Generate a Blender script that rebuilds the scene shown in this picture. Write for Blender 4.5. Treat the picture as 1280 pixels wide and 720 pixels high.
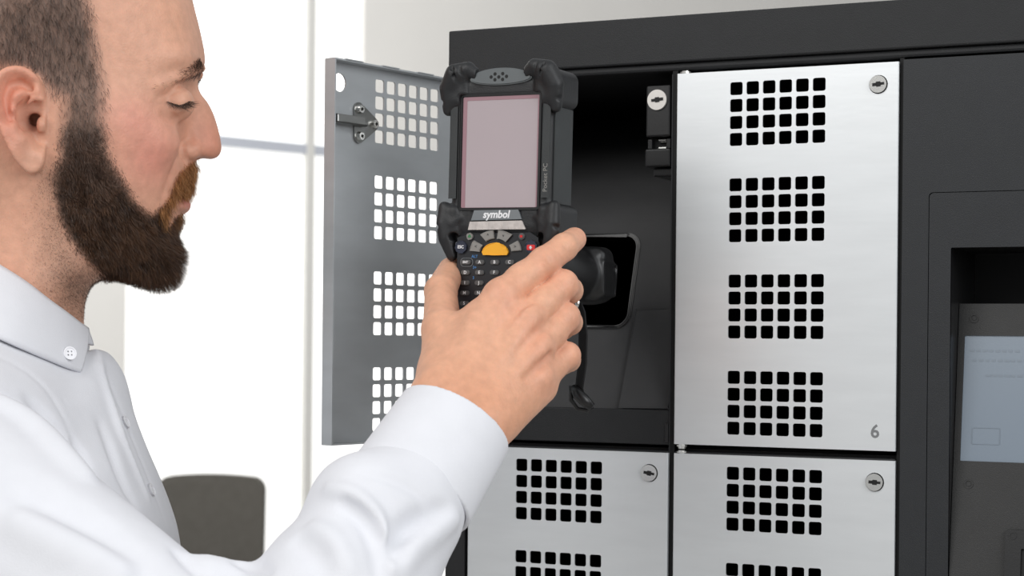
import bpy, bmesh, math, random
import numpy as np
from mathutils import Vector, Matrix

for o in list(bpy.data.objects):
    bpy.data.objects.remove(o)
S = bpy.context.scene
COL = S.collection
rng = np.random.default_rng(7)
random.seed(7)

# ------------------------------------------------------------------ camera
H0 = 1.6919                                   # height of the first row of door holes
CAM = np.array([0.4334, -1.3246, 1.5])
YAW, ROLL, FPX, CY = -0.4358, 0.0094, 2309.48, 428.355
cf = np.array([math.sin(YAW), math.cos(YAW), 0.0])
cr0 = np.array([math.cos(YAW), -math.sin(YAW), 0.0])
cu0 = np.array([0, 0, 1.0])
cr = cr0 * math.cos(ROLL) + cu0 * math.sin(ROLL)
cu = -cr0 * math.sin(ROLL) + cu0 * math.cos(ROLL)
cd = bpy.data.cameras.new('camera')
cam = bpy.data.objects.new('camera', cd)
COL.objects.link(cam)
cam.matrix_world = Matrix(((cr[0], cu[0], -cf[0], CAM[0]), (cr[1], cu[1], -cf[1], CAM[1]),
                           (cr[2], cu[2], -cf[2], CAM[2]), (0, 0, 0, 1)))
cd.sensor_width = 36
cd.lens = 36 * FPX / 1280
cd.shift_y = (CY - 360) / 1280
cd.clip_start = 0.05
cd.clip_end = 60
cd.dof.use_dof = True
cd.dof.focus_distance = 1.31
cd.dof.aperture_fstop = 14
S.camera = cam

# ------------------------------------------------------------------ world and light
w = bpy.data.worlds.new('world')
S.world = w
w.use_nodes = True
w.node_tree.nodes['Background'].inputs[0].default_value = (0.97, 0.985, 1, 1)
w.node_tree.nodes['Background'].inputs[1].default_value = 0.50
S.view_settings.view_transform = 'Standard'
S.view_settings.look = 'None'
S.view_settings.gamma = 1
S.view_settings.use_curve_mapping = False
S.view_settings.exposure = 0.0


def area(name, loc, target, size, power, col=(1, 1, 1)):
    l = bpy.data.lights.new(name, 'AREA')
    l.shape = 'RECTANGLE'
    l.size, l.size_y = size
    l.energy = power
    l.color = col
    o = bpy.data.objects.new(name, l)
    COL.objects.link(o)
    o.location = loc
    o.rotation_euler = (Vector(target) - Vector(loc)).to_track_quat('-Z', 'Y').to_euler()
    return o


def at(px, py, Z):
    return CAM + (cr * (px - 640) / FPX + cu * (CY - py) / FPX + cf) * Z


def ray(px, py):
    return cr * (px - 640) / FPX + cu * (CY - py) / FPX + cf


_k = CAM - cr * 1.5 + cu * 1.55 - cf * 0.5
area('unseen_key_light', _k, at(500, 300, 1.3), (1.8, 1.4), 34, (1, 0.985, 0.96))  # added key light, unseen, up and left behind the camera; no ceiling is modelled
_k = CAM + cr * 1.5 + cu * 0.9 - cf * 0.3
area('added_fill_right', _k, at(300, 350, 1.3), (1.6, 1.6), 30, (0.97, 0.985, 1))  # added fill from camera right, lifts the chest, face and open door

_k = at(180, 0, 5.4) + np.array([0, 0, 1.6])
area('added_wall_fill', _k, at(250, 330, 8.5), (5.0, 1.2), 110, (1, 0.99, 0.97))  # added area light out of view, only brightens the back wall

# ------------------------------------------------------------------ helpers


def srgb(r, g, b):
    def f(c):
        c /= 255
        return c / 12.92 if c <= 0.04045 else ((c + 0.055) / 1.055) ** 2.4
    return (f(r), f(g), f(b), 1)


MATS = {}


def mat(name, col, rough=0.5, metal=0.0, var=0.0, scale=40, bump=0.0, bscale=400, spec=0.5, emit=None, es=0.0,
        stretch=None, coat=0.0, attr=None, sss=0.0, alpha=1.0):
    if name in MATS:
        return MATS[name]
    m = bpy.data.materials.new(name)
    m.use_nodes = True
    nt = m.node_tree
    b = nt.nodes['Principled BSDF']
    b.inputs['Base Color'].default_value = col
    b.inputs['Roughness'].default_value = rough
    b.inputs['Metallic'].default_value = metal
    b.inputs['Specular IOR Level'].default_value = spec
    b.inputs['Coat Weight'].default_value = coat
    tc = nt.nodes.new('ShaderNodeTexCoord')
    src = tc.outputs['Object']
    if stretch:
        mp = nt.nodes.new('ShaderNodeMapping')
        mp.inputs['Scale'].default_value = stretch
        nt.links.new(src, mp.inputs[0])
        src = mp.outputs[0]
    colout = None
    if attr:
        a = nt.nodes.new('ShaderNodeAttribute')
        a.attribute_name = attr
        colout = a.outputs['Color']
    n = nt.nodes.new('ShaderNodeTexNoise')
    n.inputs['Scale'].default_value = scale
    n.inputs['Detail'].default_value = 5
    nt.links.new(src, n.inputs['Vector'])
    mx = nt.nodes.new('ShaderNodeMix')
    mx.data_type = 'RGBA'
    mx.blend_type = 'MULTIPLY'
    mx.inputs[0].default_value = 1
    rp = nt.nodes.new('ShaderNodeMapRange')
    rp.inputs[1].default_value = 0.3
    rp.inputs[2].default_value = 0.7
    rp.inputs[3].default_value = 1 - var
    rp.inputs[4].default_value = 1 + var * 0.4
    nt.links.new(n.outputs[0], rp.inputs[0])
    if colout:
        nt.links.new(colout, mx.inputs[6])
    else:
        mx.inputs[6].default_value = col
    nt.links.new(rp.outputs[0], mx.inputs[7])
    nt.links.new(mx.outputs[2], b.inputs['Base Color'])
    if bump:
        n2 = nt.nodes.new('ShaderNodeTexNoise')
        n2.inputs['Scale'].default_value = bscale
        n2.inputs['Detail'].default_value = 3
        nt.links.new(src, n2.inputs['Vector'])
        bp = nt.nodes.new('ShaderNodeBump')
        bp.inputs['Strength'].default_value = bump
        bp.inputs['Distance'].default_value = 0.001
        nt.links.new(n2.outputs[0], bp.inputs['Height'])
        nt.links.new(bp.outputs[0], b.inputs['Normal'])
    if emit:
        b.inputs['Emission Color'].default_value = emit
        b.inputs['Emission Strength'].default_value = es
    if sss:
        b.inputs['Subsurface Weight'].default_value = sss
        b.inputs['Subsurface Radius'].default_value = (1.0, 0.35, 0.2)
        b.inputs['Subsurface Scale'].default_value = 0.004
    MATS[name] = m
    return m


def empty(name, loc=(0, 0, 0), label=None, cat=None, group=None):
    o = bpy.data.objects.new(name, None)
    o.empty_display_size = 0.05
    COL.objects.link(o)
    o.location = loc
    if label:
        tag(o, label, cat, group)
    return o


def tag(o, label, cat=None, group=None):
    o['label'] = label
    if cat:
        o['category'] = cat
    if group:
        o['group'] = group
    return o


def link(name, me, m, parent=None, smooth=False, loc=None):
    o = bpy.data.objects.new(name, me)
    COL.objects.link(o)
    if m is not None:
        me.materials.clear()
        me.materials.append(m)
    if smooth:
        for p in me.polygons:
            p.use_smooth = True
    if parent:
        o.parent = parent
    if loc is not None:
        o.location = loc
    return o


def mesh_np(name, V, F):
    me = bpy.data.meshes.new(name)
    V = np.asarray(V, dtype=np.float32)
    F = np.asarray(F, dtype=np.int32)
    k = F.shape[1]
    me.vertices.add(len(V))
    me.vertices.foreach_set('co', V.ravel())
    me.loops.add(F.size)
    me.loops.foreach_set('vertex_index', F.ravel())
    me.polygons.add(len(F))
    me.polygons.foreach_set('loop_start', np.arange(0, F.size, k, dtype=np.int32))
    me.update(calc_edges=True)
    return me


def smooth_all(me):
    me.polygons.foreach_set('use_smooth', np.ones(len(me.polygons), dtype=bool))


def obj(name, bm, m, parent=None, smooth=False, loc=None):
    bmesh.ops.recalc_face_normals(bm, faces=bm.faces)
    me = bpy.data.meshes.new(name)
    bm.to_mesh(me)
    bm.free()
    return link(name, me, m, parent, smooth, loc)


def box(bm, lo, hi, bev=0.0, seg=2):
    c = [(lo[i] + hi[i]) / 2 for i in range(3)]
    s = [abs(hi[i] - lo[i]) for i in range(3)]
    r = bmesh.ops.create_cube(bm, size=1, matrix=Matrix.Translation(c) @ Matrix.Diagonal((*s, 1)))
    if bev:
        es = list({e for v in r['verts'] for e in v.link_edges})
        bmesh.ops.bevel(bm, geom=es, offset=bev, segments=seg, affect='EDGES', profile=0.5)


def boxo(name, lo, hi, m, parent=None, bev=0.0, seg=2):
    bm = bmesh.new()
    box(bm, lo, hi, bev, seg)
    return obj(name, bm, m, parent)


def cyl(bm, a, b, r1, r2=None, n=24):
    a, b = Vector(a), Vector(b)
    d = b - a
    q = Vector((0, 0, 1)).rotation_difference(d).to_matrix().to_4x4()
    return bmesh.ops.create_cone(bm, cap_ends=True, segments=n, radius1=r1, radius2=r1 if r2 is None else r2, depth=d.length,
                                 matrix=Matrix.Translation((a + b) / 2) @ q)


def rrect(cx, cz, hx, hz, r, n=4):
    pts = []
    for qx, qz, a0 in ((1, 1, 0), (-1, 1, 90), (-1, -1, 180), (1, -1, 270)):
        for i in range(n + 1):
            a = math.radians(a0 + 90 * i / n)
            pts.append((cx + qx * (hx - r) + r * math.cos(a), cz + qz * (hz - r) + r * math.sin(a)))
    return pts


def circ(cx, cz, r, n=20):
    return [(cx + r * math.cos(2 * math.pi * i / n), cz + r * math.sin(2 * math.pi * i / n)) for i in range(n)]


def plate(bm, outer, holes, y0, y1):
    """sheet in the x-z plane between depth y0 and y1, with real openings"""
    for y in (y0, y1):
        es = []
        for lp in [outer] + holes:
            vs = [bm.verts.new((p[0], y, p[1])) for p in lp]
            es += [bm.edges.new((vs[i], vs[(i + 1) % len(vs)])) for i in range(len(vs))]
        bmesh.ops.triangle_fill(bm, edges=es, use_beauty=True, use_dissolve=False)
    for lp in [outer] + holes:
        a = [bm.verts.new((p[0], y0, p[1])) for p in lp]
        b = [bm.verts.new((p[0], y1, p[1])) for p in lp]
        for i in range(len(lp)):
            j = (i + 1) % len(lp)
            bm.faces.new((a[i], a[j], b[j], b[i]))
    bmesh.ops.remove_doubles(bm, verts=bm.verts, dist=1e-6)


def text_obj(name, s, size, m, parent, M4, depth=0.0002, align='CENTER', bold=0.0, shear=0.0):
    cu_ = bpy.data.curves.new('txt', 'FONT')
    cu_.body = s
    cu_.size = size
    cu_.extrude = depth
    cu_.offset = bold
    cu_.shear = shear
    cu_.resolution_u = 3
    cu_.align_x = align
    cu_.align_y = 'CENTER'
    t = bpy.data.objects.new('txt', cu_)
    COL.objects.link(t)
    dg = bpy.context.evaluated_depsgraph_get()
    me = bpy.data.meshes.new_from_object(t.evaluated_get(dg))
    bpy.data.objects.remove(t)
    bpy.data.curves.remove(cu_)
    me.transform(M4)
    return link(name, me, m, parent)


# text drawn in x-y plane -> stands in the x-z plane facing -y
STAND = Matrix(((1, 0, 0, 0), (0, 0, -1, 0), (0, 1, 0, 0), (0, 0, 0, 1)))


def structure(o):
    o['kind'] = 'structure'
    return o


# ------------------------------------------------------------------ materials
M_black = mat('black_powder_coat', srgb(32, 33, 35), 0.55, 0, 0.10, 60, 0.25, 1500, 0.4)
M_black2 = mat('black_panel_coat', srgb(38, 40, 43), 0.5, 0, 0.08, 60, 0.2, 1500, 0.4)
M_dark = mat('black_inner', srgb(14, 14, 15), 0.6, 0, 0.1, 50, 0, 100, 0.3)
M_ramp = mat('black_ramp', srgb(60, 60, 61), 0.6, 0, 0.08, 60, 0.3, 1800, 0.4)
M_plast = mat('black_plastic', srgb(26, 26, 27), 0.32, 0, 0.05, 60, 0.05, 900, 0.5)
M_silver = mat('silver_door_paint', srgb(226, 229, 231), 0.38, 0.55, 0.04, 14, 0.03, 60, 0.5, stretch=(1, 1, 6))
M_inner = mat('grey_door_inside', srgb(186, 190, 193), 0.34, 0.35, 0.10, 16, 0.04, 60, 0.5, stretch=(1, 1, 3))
M_chrome = mat('chrome', srgb(225, 224, 220), 0.18, 1.0, 0.05, 60)
M_steel = mat('zinc_steel', srgb(150, 150, 148), 0.3, 1.0, 0.1, 90)
M_hole = mat('keyway_black', srgb(8, 8, 8), 0.6, 0, 0)
M_grey_print = mat('grey_print', srgb(120, 122, 124), 0.5, 0, 0.02)
M_wall = mat('white_wall_paint', srgb(238, 236, 232), 0.8, 0, 0.03, 2, 0.05, 200)
M_floor = mat('pale_floor', srgb(196, 192, 186), 0.5, 0, 0.05, 4)
M_pane = mat('frosted_lit_pane', srgb(250, 250, 248), 0.6, 0, 0.01, 2, emit=(1, 1, 0.985, 1), es=0.62)
M_frame = mat('window_frame_grey', srgb(222, 221, 217), 0.5, 0, 0.03)
M_trans = mat('window_transom_grey', srgb(192, 196, 206), 0.5, 0, 0.03)
M_chair = mat('dark_grey_chair_fabric', srgb(96, 93, 88), 0.8, 0, 0.08, 30, 0.2, 300, 0.2)
M_rubber = mat('black_rubber', srgb(33, 34, 36), 0.45, 0, 0.12, 60, 0.25, 1300, 0.45)
M_case = mat('dark_grey_case', srgb(54, 57, 58), 0.5, 0, 0.1, 60, 0.3, 1500, 0.4)
M_keypad = mat('keypad_film', srgb(27, 29, 34), 0.45, 0, 0.05, 60)
M_key = mat('grey_translucent_key', srgb(140, 138, 134), 0.4, 0, 0.06, 200)
M_keysm = mat('dark_grey_key', srgb(88, 88, 88), 0.4, 0, 0.06, 200)
M_orange = mat('orange_key', srgb(250, 180, 40), 0.4, 0, 0.03)
M_red = mat('red_key', srgb(225, 50, 50), 0.4, 0, 0.03)
M_blue = mat('navy_key', srgb(38, 44, 62), 0.4, 0, 0.03)
M_bluet = mat('blue_print', srgb(70, 130, 190), 0.5, 0, 0.0)
M_whitet = mat('white_print', srgb(235, 236, 238), 0.5, 0, 0.0)
M_lens = mat('grey_lens', srgb(120, 125, 128), 0.4, 0, 0.04, 100)
M_lightbar = mat('clear_light_bar', srgb(206, 199, 195), 0.15, 0, 0.18, 260, 0.3, 300)
M_lcd = mat('pinkish_lcd', srgb(180, 167, 171), 0.18, 0, 0.03, 9, coat=0.3)
M_lcdedge = mat('lcd_pink_edge', srgb(158, 122, 130), 0.3, 0, 0.03)
M_touch = mat('touchscreen', srgb(116, 127, 139), 0.25, 0, 0.03, 8, emit=srgb(150, 168, 186), es=0.06)

# ------------------------------------------------------------------ setting: far wall with a lit window, floor
a45 = math.radians(44)
wd = cr0 * math.cos(a45) + cf * math.sin(a45)            # direction along the wall, to the right and away
wn = np.array([wd[1], -wd[0], 0])                        # towards the room
if np.dot(wn, cf) > 0:
    wn = -wn
P0 = at(340, 180, 8.6)
P0[2] = 0


def wall_xy(px, py=300):
    """distance along the wall, and height, seen at a pixel"""
    d = ray(px, py)
    t = np.dot(P0 - CAM, wn) / np.dot(d, wn)
    q = CAM + d * t
    return float(np.dot(q - P0, wd)), float(q[2])


WM = Matrix(((wd[0], -wn[0], 0, P0[0]), (wd[1], -wn[1], 0, P0[1]), (0, 0, 1, 0), (0, 0, 0, 1)))   # x along, y into the wall


def wallbox(name, x0, x1, y0, y1, z0, z1, m, bev=0):
    o = boxo(name, (x0, y0, z0), (x1, y1, z1), m, None, bev)
    o.matrix_world = WM
    return o


sL, _ = wall_xy(157, 400)
sM, _ = wall_xy(391, 300)
sR, _ = wall_xy(453, 300)
_, zT = wall_xy(340, 181)
ZC = 6.0
structure(wallbox('wall_back_left', sL - 7, sL, 0, 0.15, 0, ZC, M_wall))
sE, _ = wall_xy(640, 300)
structure(wallbox('wall_back_right', sE, sE + 26, 0, 0.15, 0, ZC, M_wall))
structure(wallbox('wall_back_upper', sR, sE, 0, 0.15, zT, ZC, M_wall))
structure(wallbox('wall_back_top', sL, sR, 0, 0.15, ZC - 0.1, ZC, M_wall))
W1 = structure(empty('window_1'))
W1.matrix_world = WM
boxo('pane', (sL, 0.05, 0.02), (sM - 0.02, 0.06, zT - 0.02), M_pane, W1)
boxo('pane', (sL, 0.05, zT + 0.02), (sM - 0.02, 0.06, ZC - 0.1), M_pane, W1)
boxo('pane', (sM + 0.02, 0.05, 0.02), (sR, 0.06, zT - 0.02), M_pane, W1)
boxo('pane', (sR + 0.0, 0.05, 0.02), (sE, 0.06, zT - 0.02), M_pane, W1)
boxo('pane', (sM + 0.02, 0.05, zT + 0.02), (sR, 0.06, ZC - 0.1), M_pane, W1)
boxo('mullion', (sM - 0.022, 0.02, 0.0), (sM + 0.022, 0.07, ZC - 0.1), M_frame, W1)
boxo('transom', (sL, 0.025, zT - 0.022), (sE, 0.068, zT + 0.022), M_trans, W1)
o = boxo('floor', (-16, -6, -0.1), (18, 36, 0), M_floor)
structure(o)

# ------------------------------------------------------------------ chair
cb = at(262, 640, 7.0)
CH = empty('conference_chair', (cb[0], cb[1], 0), 'dark grey upholstered chair standing by the bright window', 'chair')
ct = at(262, 594, 7.0)[2]
CH.rotation_euler = (0, 0, YAW * -1)


def rounded_slab(hx, z0, z1, y0, y1, r, curve, n=10):
    bm = bmesh.new()
    pts = rrect(0, (z0 + z1) / 2, hx, (z1 - z0) / 2, r, 6)
    out = []
    for p in pts:
        out.append(p)
    plate(bm, out, [], y0, y1)
    bmesh.ops.subdivide_edges(bm, edges=[e for e in bm.edges if e.calc_length() > 0.08], cuts=5, use_grid_fill=True)
    for v in bm.verts:
        v.co.y += curve * (v.co.x / hx) ** 2 + 0.06 * (v.co.z - z0)
        v.co.z += -0.012 * (v.co.x / hx) ** 2
    return bm


CH.rotation_euler = (0, 0, -YAW - 0.1)
sc = 7.0 / FPX
obj('backrest', rounded_slab(0.205, ct - 0.52, ct, 0.0, 0.055, 0.045, -0.03), M_chair, CH)
bm = bmesh.new()
box(bm, (-0.23, -0.44, 0.40), (0.23, 0.02, 0.48), 0.03, 3)
obj('seat', bm, M_chair, CH)
for sx in (-1, 1):
    for sy in (-0.4, 0.0):
        bm = bmesh.new()
        cyl(bm, (sx * 0.19, sy, 0.41), (sx * 0.23, sy * 1.08, 0.0), 0.014)
        obj('leg', bm, M_steel, CH)
for sx in (-1, 1):
    bm = bmesh.new()
    cyl(bm, (sx * 0.15, 0.02, 0.44), (sx * 0.15, 0.045, ct - 0.4), 0.013)
    obj('back_support', bm, M_steel, CH)

# ------------------------------------------------------------------ locker cabinet
# cabinet coordinates: x along the front, y into the cabinet (0 = door fronts), z relative to the first row of holes
CAB = empty('locker_cabinet', (0, 0, 0), 'black locker cabinet with perforated silver doors and a touchscreen terminal', 'locker')


def cz(z):
    return z + H0


def cbox(name, lo, hi, m, bev=0.0, parent=None):
    return boxo(name, (lo[0], lo[1], lo[2] + H0), (hi[0], hi[1], hi[2] + H0), m, parent or CAB, bev)


XR = 0.46
DEPTH = 0.42
ZF = -H0
# top cap
cbox('top_cap', (-0.2421, -0.0005, 0.0225), (XR + 0.02, DEPTH + 0.01, 0.0582), M_black, 0.0014)
cbox('cap_lip', (-0.2405, 0.003, 0.0165), (XR + 0.018, DEPTH, 0.0223), M_black, 0.002)
cbox('side_panel', (-0.2421, 0.002, ZF), (-0.2245, DEPTH, 0.0225), M_black, 0.001)
cbox('side_panel', (XR, 0.002, ZF), (XR + 0.018, DEPTH, 0.0225), M_black, 0.001)
cbox('back_panel', (-0.2245, DEPTH - 0.01, ZF), (XR, DEPTH, 0.0165), M_dark)
# column dividers
for x0, x1 in ((-0.0520, -0.0478), (0.1222, 0.1252)):
    cbox('column_divider', (x0, 0.004, ZF), (x1, DEPTH - 0.01, 0.0165), M_dark)
cbox('divider_trim', (-0.0526, 0.0035, -0.60), (-0.0514, 0.010, 0.0140), M_black, 0.0003)
# shelves and rails between the rows of doors
ROW = 0.2882
for k in (1, 2):
    z = 0.0125 - ROW * k + 0.0042
    for x0, x1 in ((-0.2235, -0.0523), (-0.0476, 0.1220)):
        cbox('shelf', (x0, 0.012, z - 0.006), (x1, DEPTH - 0.01, z + 0.0), M_dark)
        cbox('cross_rail', (x0, 0.0022, z - 0.0052), (x1, 0.012, z - 0.0018), M_black, 0.0012)
cbox('plinth_front', (-0.2235, 0.006, ZF), (0.1222, 0.016, 0.0125 - 2 * ROW - 0.004), M_black)


def hole_list():
    hs = []
    for g in range(4):
        for r in range(4):
            for c in range(6):
                hs.append(rrect(0.0470 + c * 0.0127, -g * 0.0721 - r * 0.0127, 0.00485, 0.00485, 0.0016, 3))
    hs.append(circ(0.1544, -0.0023, 0.0069, 20))
    return hs


def door_mesh():
    bm = bmesh.new()
    zt, zb = 0.0135, -0.2677
    plate(bm, [(0.0008, zb), (0.1688, zb), (0.1688, zt), (0.0008, zt)], hole_list(), 0.0, 0.0012)
    t, d = 0.0012, 0.0105
    # folded edges
    box(bm, (0.1680, 0.0006, zb), (0.1692, d, zt))
    box(bm, (0.0, 0.0006, zb), (0.0012, d, zt))
    box(bm, (0.0012, 0.0006, zt - t), (0.1680, d, zt))
    box(bm, (0.0012, 0.0006, zb), (0.1680, d, zb + t))
    # raised tabs along the folds
    for x in (0.02, 0.06, 0.10, 0.14):
        box(bm, (x, 0.0075, zt - 0.0002), (x + 0.018, d + 0.001, zt + 0.0005))
    bmesh.ops.recalc_face_normals(bm, faces=bm.faces)
    me = bpy.data.meshes.new('locker_door')
    bm.to_mesh(me)
    bm.free()
    return me


DM = door_mesh()
DM.materials.append(M_silver)


def keylock(parent, x, y, z, ang):
    bm = bmesh.new()
    cyl(bm, (x, y - 0.0018, z), (x, y + 0.012, z), 0.0063, 0.0066, 28)
    o = obj('lock_cylinder', bm, M_chrome, parent)
    bm = bmesh.new()
    c, s = math.cos(ang), math.sin(ang)
    for u0, w0, hh in ((-0.0040, 0.0030, 0.0011), (-0.0012, 0.0032, 0.0018), (0.0018, 0.0028, 0.0009)):
        p = Matrix.Translation((x, y - 0.0019, z)) @ Matrix.Rotation(ang, 4, 'Y') @ Matrix.Translation((u0 + w0 / 2, 0, 0)) @ Matrix.Diagonal((w0, 0.0008, hh * 2, 1))
        bmesh.ops.create_cube(bm, size=1, matrix=p)
    obj('keyway', bm, M_hole, parent)


def hinge_pin(parent, x, z0, z1):
    bm = bmesh.new()
    cyl(bm, (x, 0.0048, z0), (x, 0.0048, z1), 0.0034, None, 16)
    cyl(bm, (x, 0.0048, (z0 + z1) / 2 - 0.0006), (x, 0.0048, (z0 + z1) / 2 + 0.0006), 0.0046, None, 16)
    obj('hinge_pin', bm, M_chrome, parent)


doors = []
for i, (hx, k, ang, lab) in enumerate((
        (-0.2210, 0, -103, 'open perforated door seen from its grey inside'),
        (-0.0470, 0, 0, 'closed silver perforated door numbered 6'),
        (-0.2210, 1, 0, 'closed silver perforated door below the open compartment'),
        (-0.0470, 1, 0, 'closed silver perforated door below the door numbered 6'))):
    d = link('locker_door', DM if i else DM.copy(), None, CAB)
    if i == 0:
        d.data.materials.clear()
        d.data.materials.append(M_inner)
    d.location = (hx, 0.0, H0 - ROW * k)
    d.rotation_euler = (0, 0, math.radians(ang))
    d['label'] = lab
    doors.append(d)
    if i:
        keylock(d, 0.1544, 0.0, -0.0023, (-0.1, 0.15, 0.05)[i - 1])
        hinge_pin(d, 0.0052, -0.2712, -0.2668)
        hinge_pin(d, 0.0052, 0.0130, 0.0158)
        for (wx, wz) in ((0.1350, -0.020), (0.1190, -0.0295), (0.1345, -0.040)):
            bm = bmesh.new()
            plate(bm, circ(wx, wz, 0.0034, 18), [circ(wx, wz, 0.0029, 18)], -0.00006, 0.0002)
            obj('weld_mark', bm, M_silver, d)
text_obj('door_number', '6', 0.0135, M_grey_print, doors[1], Matrix.Translation((0.1543, -0.0001, -0.2541)) @ STAND, 0.00008, bold=0.00025)

# hook bracket on the inside of the open door
dop = doors[0]
bm = bmesh.new()
tri = []
for (wx, wz) in ((0.1350, -0.020), (0.1190, -0.0295), (0.1345, -0.040)):
    tri += circ(wx, wz, 0.0052, 16)
import mathutils.geometry as mg
hull = [tri[i] for i in mg.convex_hull_2d([Vector(p) for p in tri])]
plate(bm, hull, [], 0.0012, 0.0030)
o = obj('hook_plate', bm, M_steel, dop)
bm = bmesh.new()
box(bm, (0.1310, 0.0026, -0.0330), (0.1390, 0.0085, -0.0270), 0.001)
box(bm, (0.1345, 0.0058, -0.0333), (0.1660, 0.0105, -0.0265), 0.0012)
obj('latch_hook', bm, M_steel, dop)
for (wx, wz) in ((0.1350, -0.020), (0.1190, -0.0295), (0.1345, -0.040)):
    bm = bmesh.new()
    cyl(bm, (wx, 0.0028, wz), (wx, 0.0058, wz), 0.0037, 0.0028, 18)
    cyl(bm, (wx, 0.0056, wz), (wx, 0.0060, wz), 0.0014, 0.0014, 6)
    o = obj('screw', bm, M_chrome, dop)
    bm = bmesh.new()
    cyl(bm, (wx, 0.0059, wz), (wx, 0.0063, wz), 0.0012, 0.0012, 6)
    obj('screw_socket', bm, M_hole, dop)

# ---- open compartment
cbox('sill', (-0.2235, 0.0045, -0.2690), (-0.0526, 0.0120, -0.2423), M_black, 0.0008)
cbox('sill_notch', (-0.0560, 0.0035, -0.2670), (-0.0530, 0.0060, -0.2520), M_plast, 0.0005)
T = 0.34                                     # lean of the inner panel: depth gained per metre of height


def ramp_pt(px, py, off=0.0):
    """point on the leaning inner panel seen at a pixel -> (x, z)"""
    d = ray(px, py)
    # plane: y - (0.010+off) - T*(z-(H0-0.2423)) = 0
    n = np.array([0, 1, -T])
    p0 = np.array([0, 0.010 + off, H0 - 0.2423])
    t = np.dot(p0 - CAM, n) / np.dot(d, n)
    q = CAM + d * t
    return float(q[0]), float(q[2] - H0)


def ramp_shear(bm, off=0.0):
    for v in bm.verts:
        v.co.y += 0.010 + off + T * (v.co.z + 0.2423)
        v.co.z += H0


pkr, pkt = ramp_pt(803, 291)
_, pkb = ramp_pt(780, 411)
pkl = pkr - 0.075
pcx, pcz, phx, phz = (pkl + pkr) / 2, (pkt + pkb) / 2, (pkr - pkl) / 2, (pkt - pkb) / 2
bm = bmesh.new()
plate(bm, [(-0.2235, -0.2423), (-0.0526, -0.2423), (-0.0526, pkt + 0.008), (-0.2235, pkt + 0.008)],
      [rrect(pcx, pcz, phx - 0.002, phz - 0.002, 0.010, 6)], 0.0, 0.002)
ramp_shear(bm)
obj('inner_panel', bm, M_ramp, CAB)
bm = bmesh.new()
zs = pkt + 0.008
prev = None
for i in range(25):
    zz = zs + (0.016 - zs) * i / 24
    yy = 0.010 + T * (zz + 0.2423) + 13.0 * (zz - zs) ** 2
    cur = [bm.verts.new((x_, yy, zz + H0)) for x_ in (-0.2235, -0.0526)]
    if prev:
        bm.faces.new((prev[0], prev[1], cur[1], cur[0]))
    prev = cur
obj('inner_panel_upper', bm, M_ramp, CAB, True)
bm = bmesh.new()
plate(bm, rrect(pcx, pcz, phx, phz, 0.012, 8), [rrect(pcx, pcz, phx - 0.0026, phz - 0.0026, 0.010, 8)], -0.0018, 0.06)
ramp_shear(bm)
es = [e for e in bm.edges if len(e.link_faces) == 2 and e.calc_face_angle(0) > 1.0]
bmesh.ops.bevel(bm, geom=es, offset=0.0008, segments=2, affect='EDGES')
obj('pocket_rim', bm, M_plast, CAB)
x1, z1 = ramp_pt(795, 387)
x2, z2 = ramp_pt(776, 509)
bm = bmesh.new()
plate(bm, [(x2, z2), (-0.0545, z2), (-0.0545, z1), (x1 + 0.001, z1)], [], -0.0030, 0.001)
ramp_shear(bm)
es = [e for e in bm.edges if len(e.link_faces) == 2 and e.calc_face_angle(0) > 1.0]
bmesh.ops.bevel(bm, geom=es, offset=0.0006, segments=2, affect='EDGES')
obj('guide_plate', bm, M_ramp, CAB)
# lock block in the corner of the compartment
LX0, LX1 = -0.0745, -0.0545
cbox('lock_block', (LX0, 0.006, -0.0330), (LX1, 0.05, 0.0065), M_plast, 0.0015)
cbox('lock_block', (LX0 + 0.002, 0.014, -0.0440), (LX1, 0.05, -0.0331), M_dark, 0.0005)
cbox('lock_block', (LX0 - 0.001, 0.007, -0.0560), (LX1, 0.05, -0.0420), M_plast, 0.0015)
cbox('lock_foot', (LX0 + 0.004, 0.012, -0.0630), (LX1 + 0.001, 0.05, -0.0563), M_plast, 0.0012)
bm = bmesh.new()
for zz in (-0.0355, -0.0415):
    cyl(bm, (LX0 + 0.009, 0.012, H0 + zz), (LX0 + 0.015, 0.012, H0 + zz), 0.0016, None, 10)
obj('latch_pin', bm, M_steel, CAB)
for xx in (LX0 + 0.0008, LX1 - 0.004):
    cbox('latch_tooth', (xx, 0.0085, -0.0420), (xx + 0.0035, 0.02, -0.0345), M_plast, 0.0005)
bm = bmesh.new()
cyl(bm, (LX0 + 0.0095, 0.0042, H0 - 0.0048), (LX0 + 0.0095, 0.0068, H0 - 0.0048), 0.0078, None, 30)
obj('lock_cylinder', bm, mat('lock_face_white', srgb(214, 210, 205), 0.35, 0.4, 0.04, 300), CAB)
bm = bmesh.new()
for u0, w0, hh in ((-0.0044, 0.0032, 0.0010), (-0.0014, 0.0034, 0.0019), (0.0018, 0.0034, 0.0011)):
    p = Matrix.Translation((LX0 + 0.0095, 0.0041, H0 - 0.0048)) @ Matrix.Rotation(-0.1, 4, 'Y') @ Matrix.Translation((u0 + w0 / 2, 0, 0)) @ Matrix.Diagonal((w0, 0.0008, hh * 2, 1))
    bmesh.ops.create_cube(bm, size=1, matrix=p)
obj('keyway', bm, M_hole, CAB)

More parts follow.
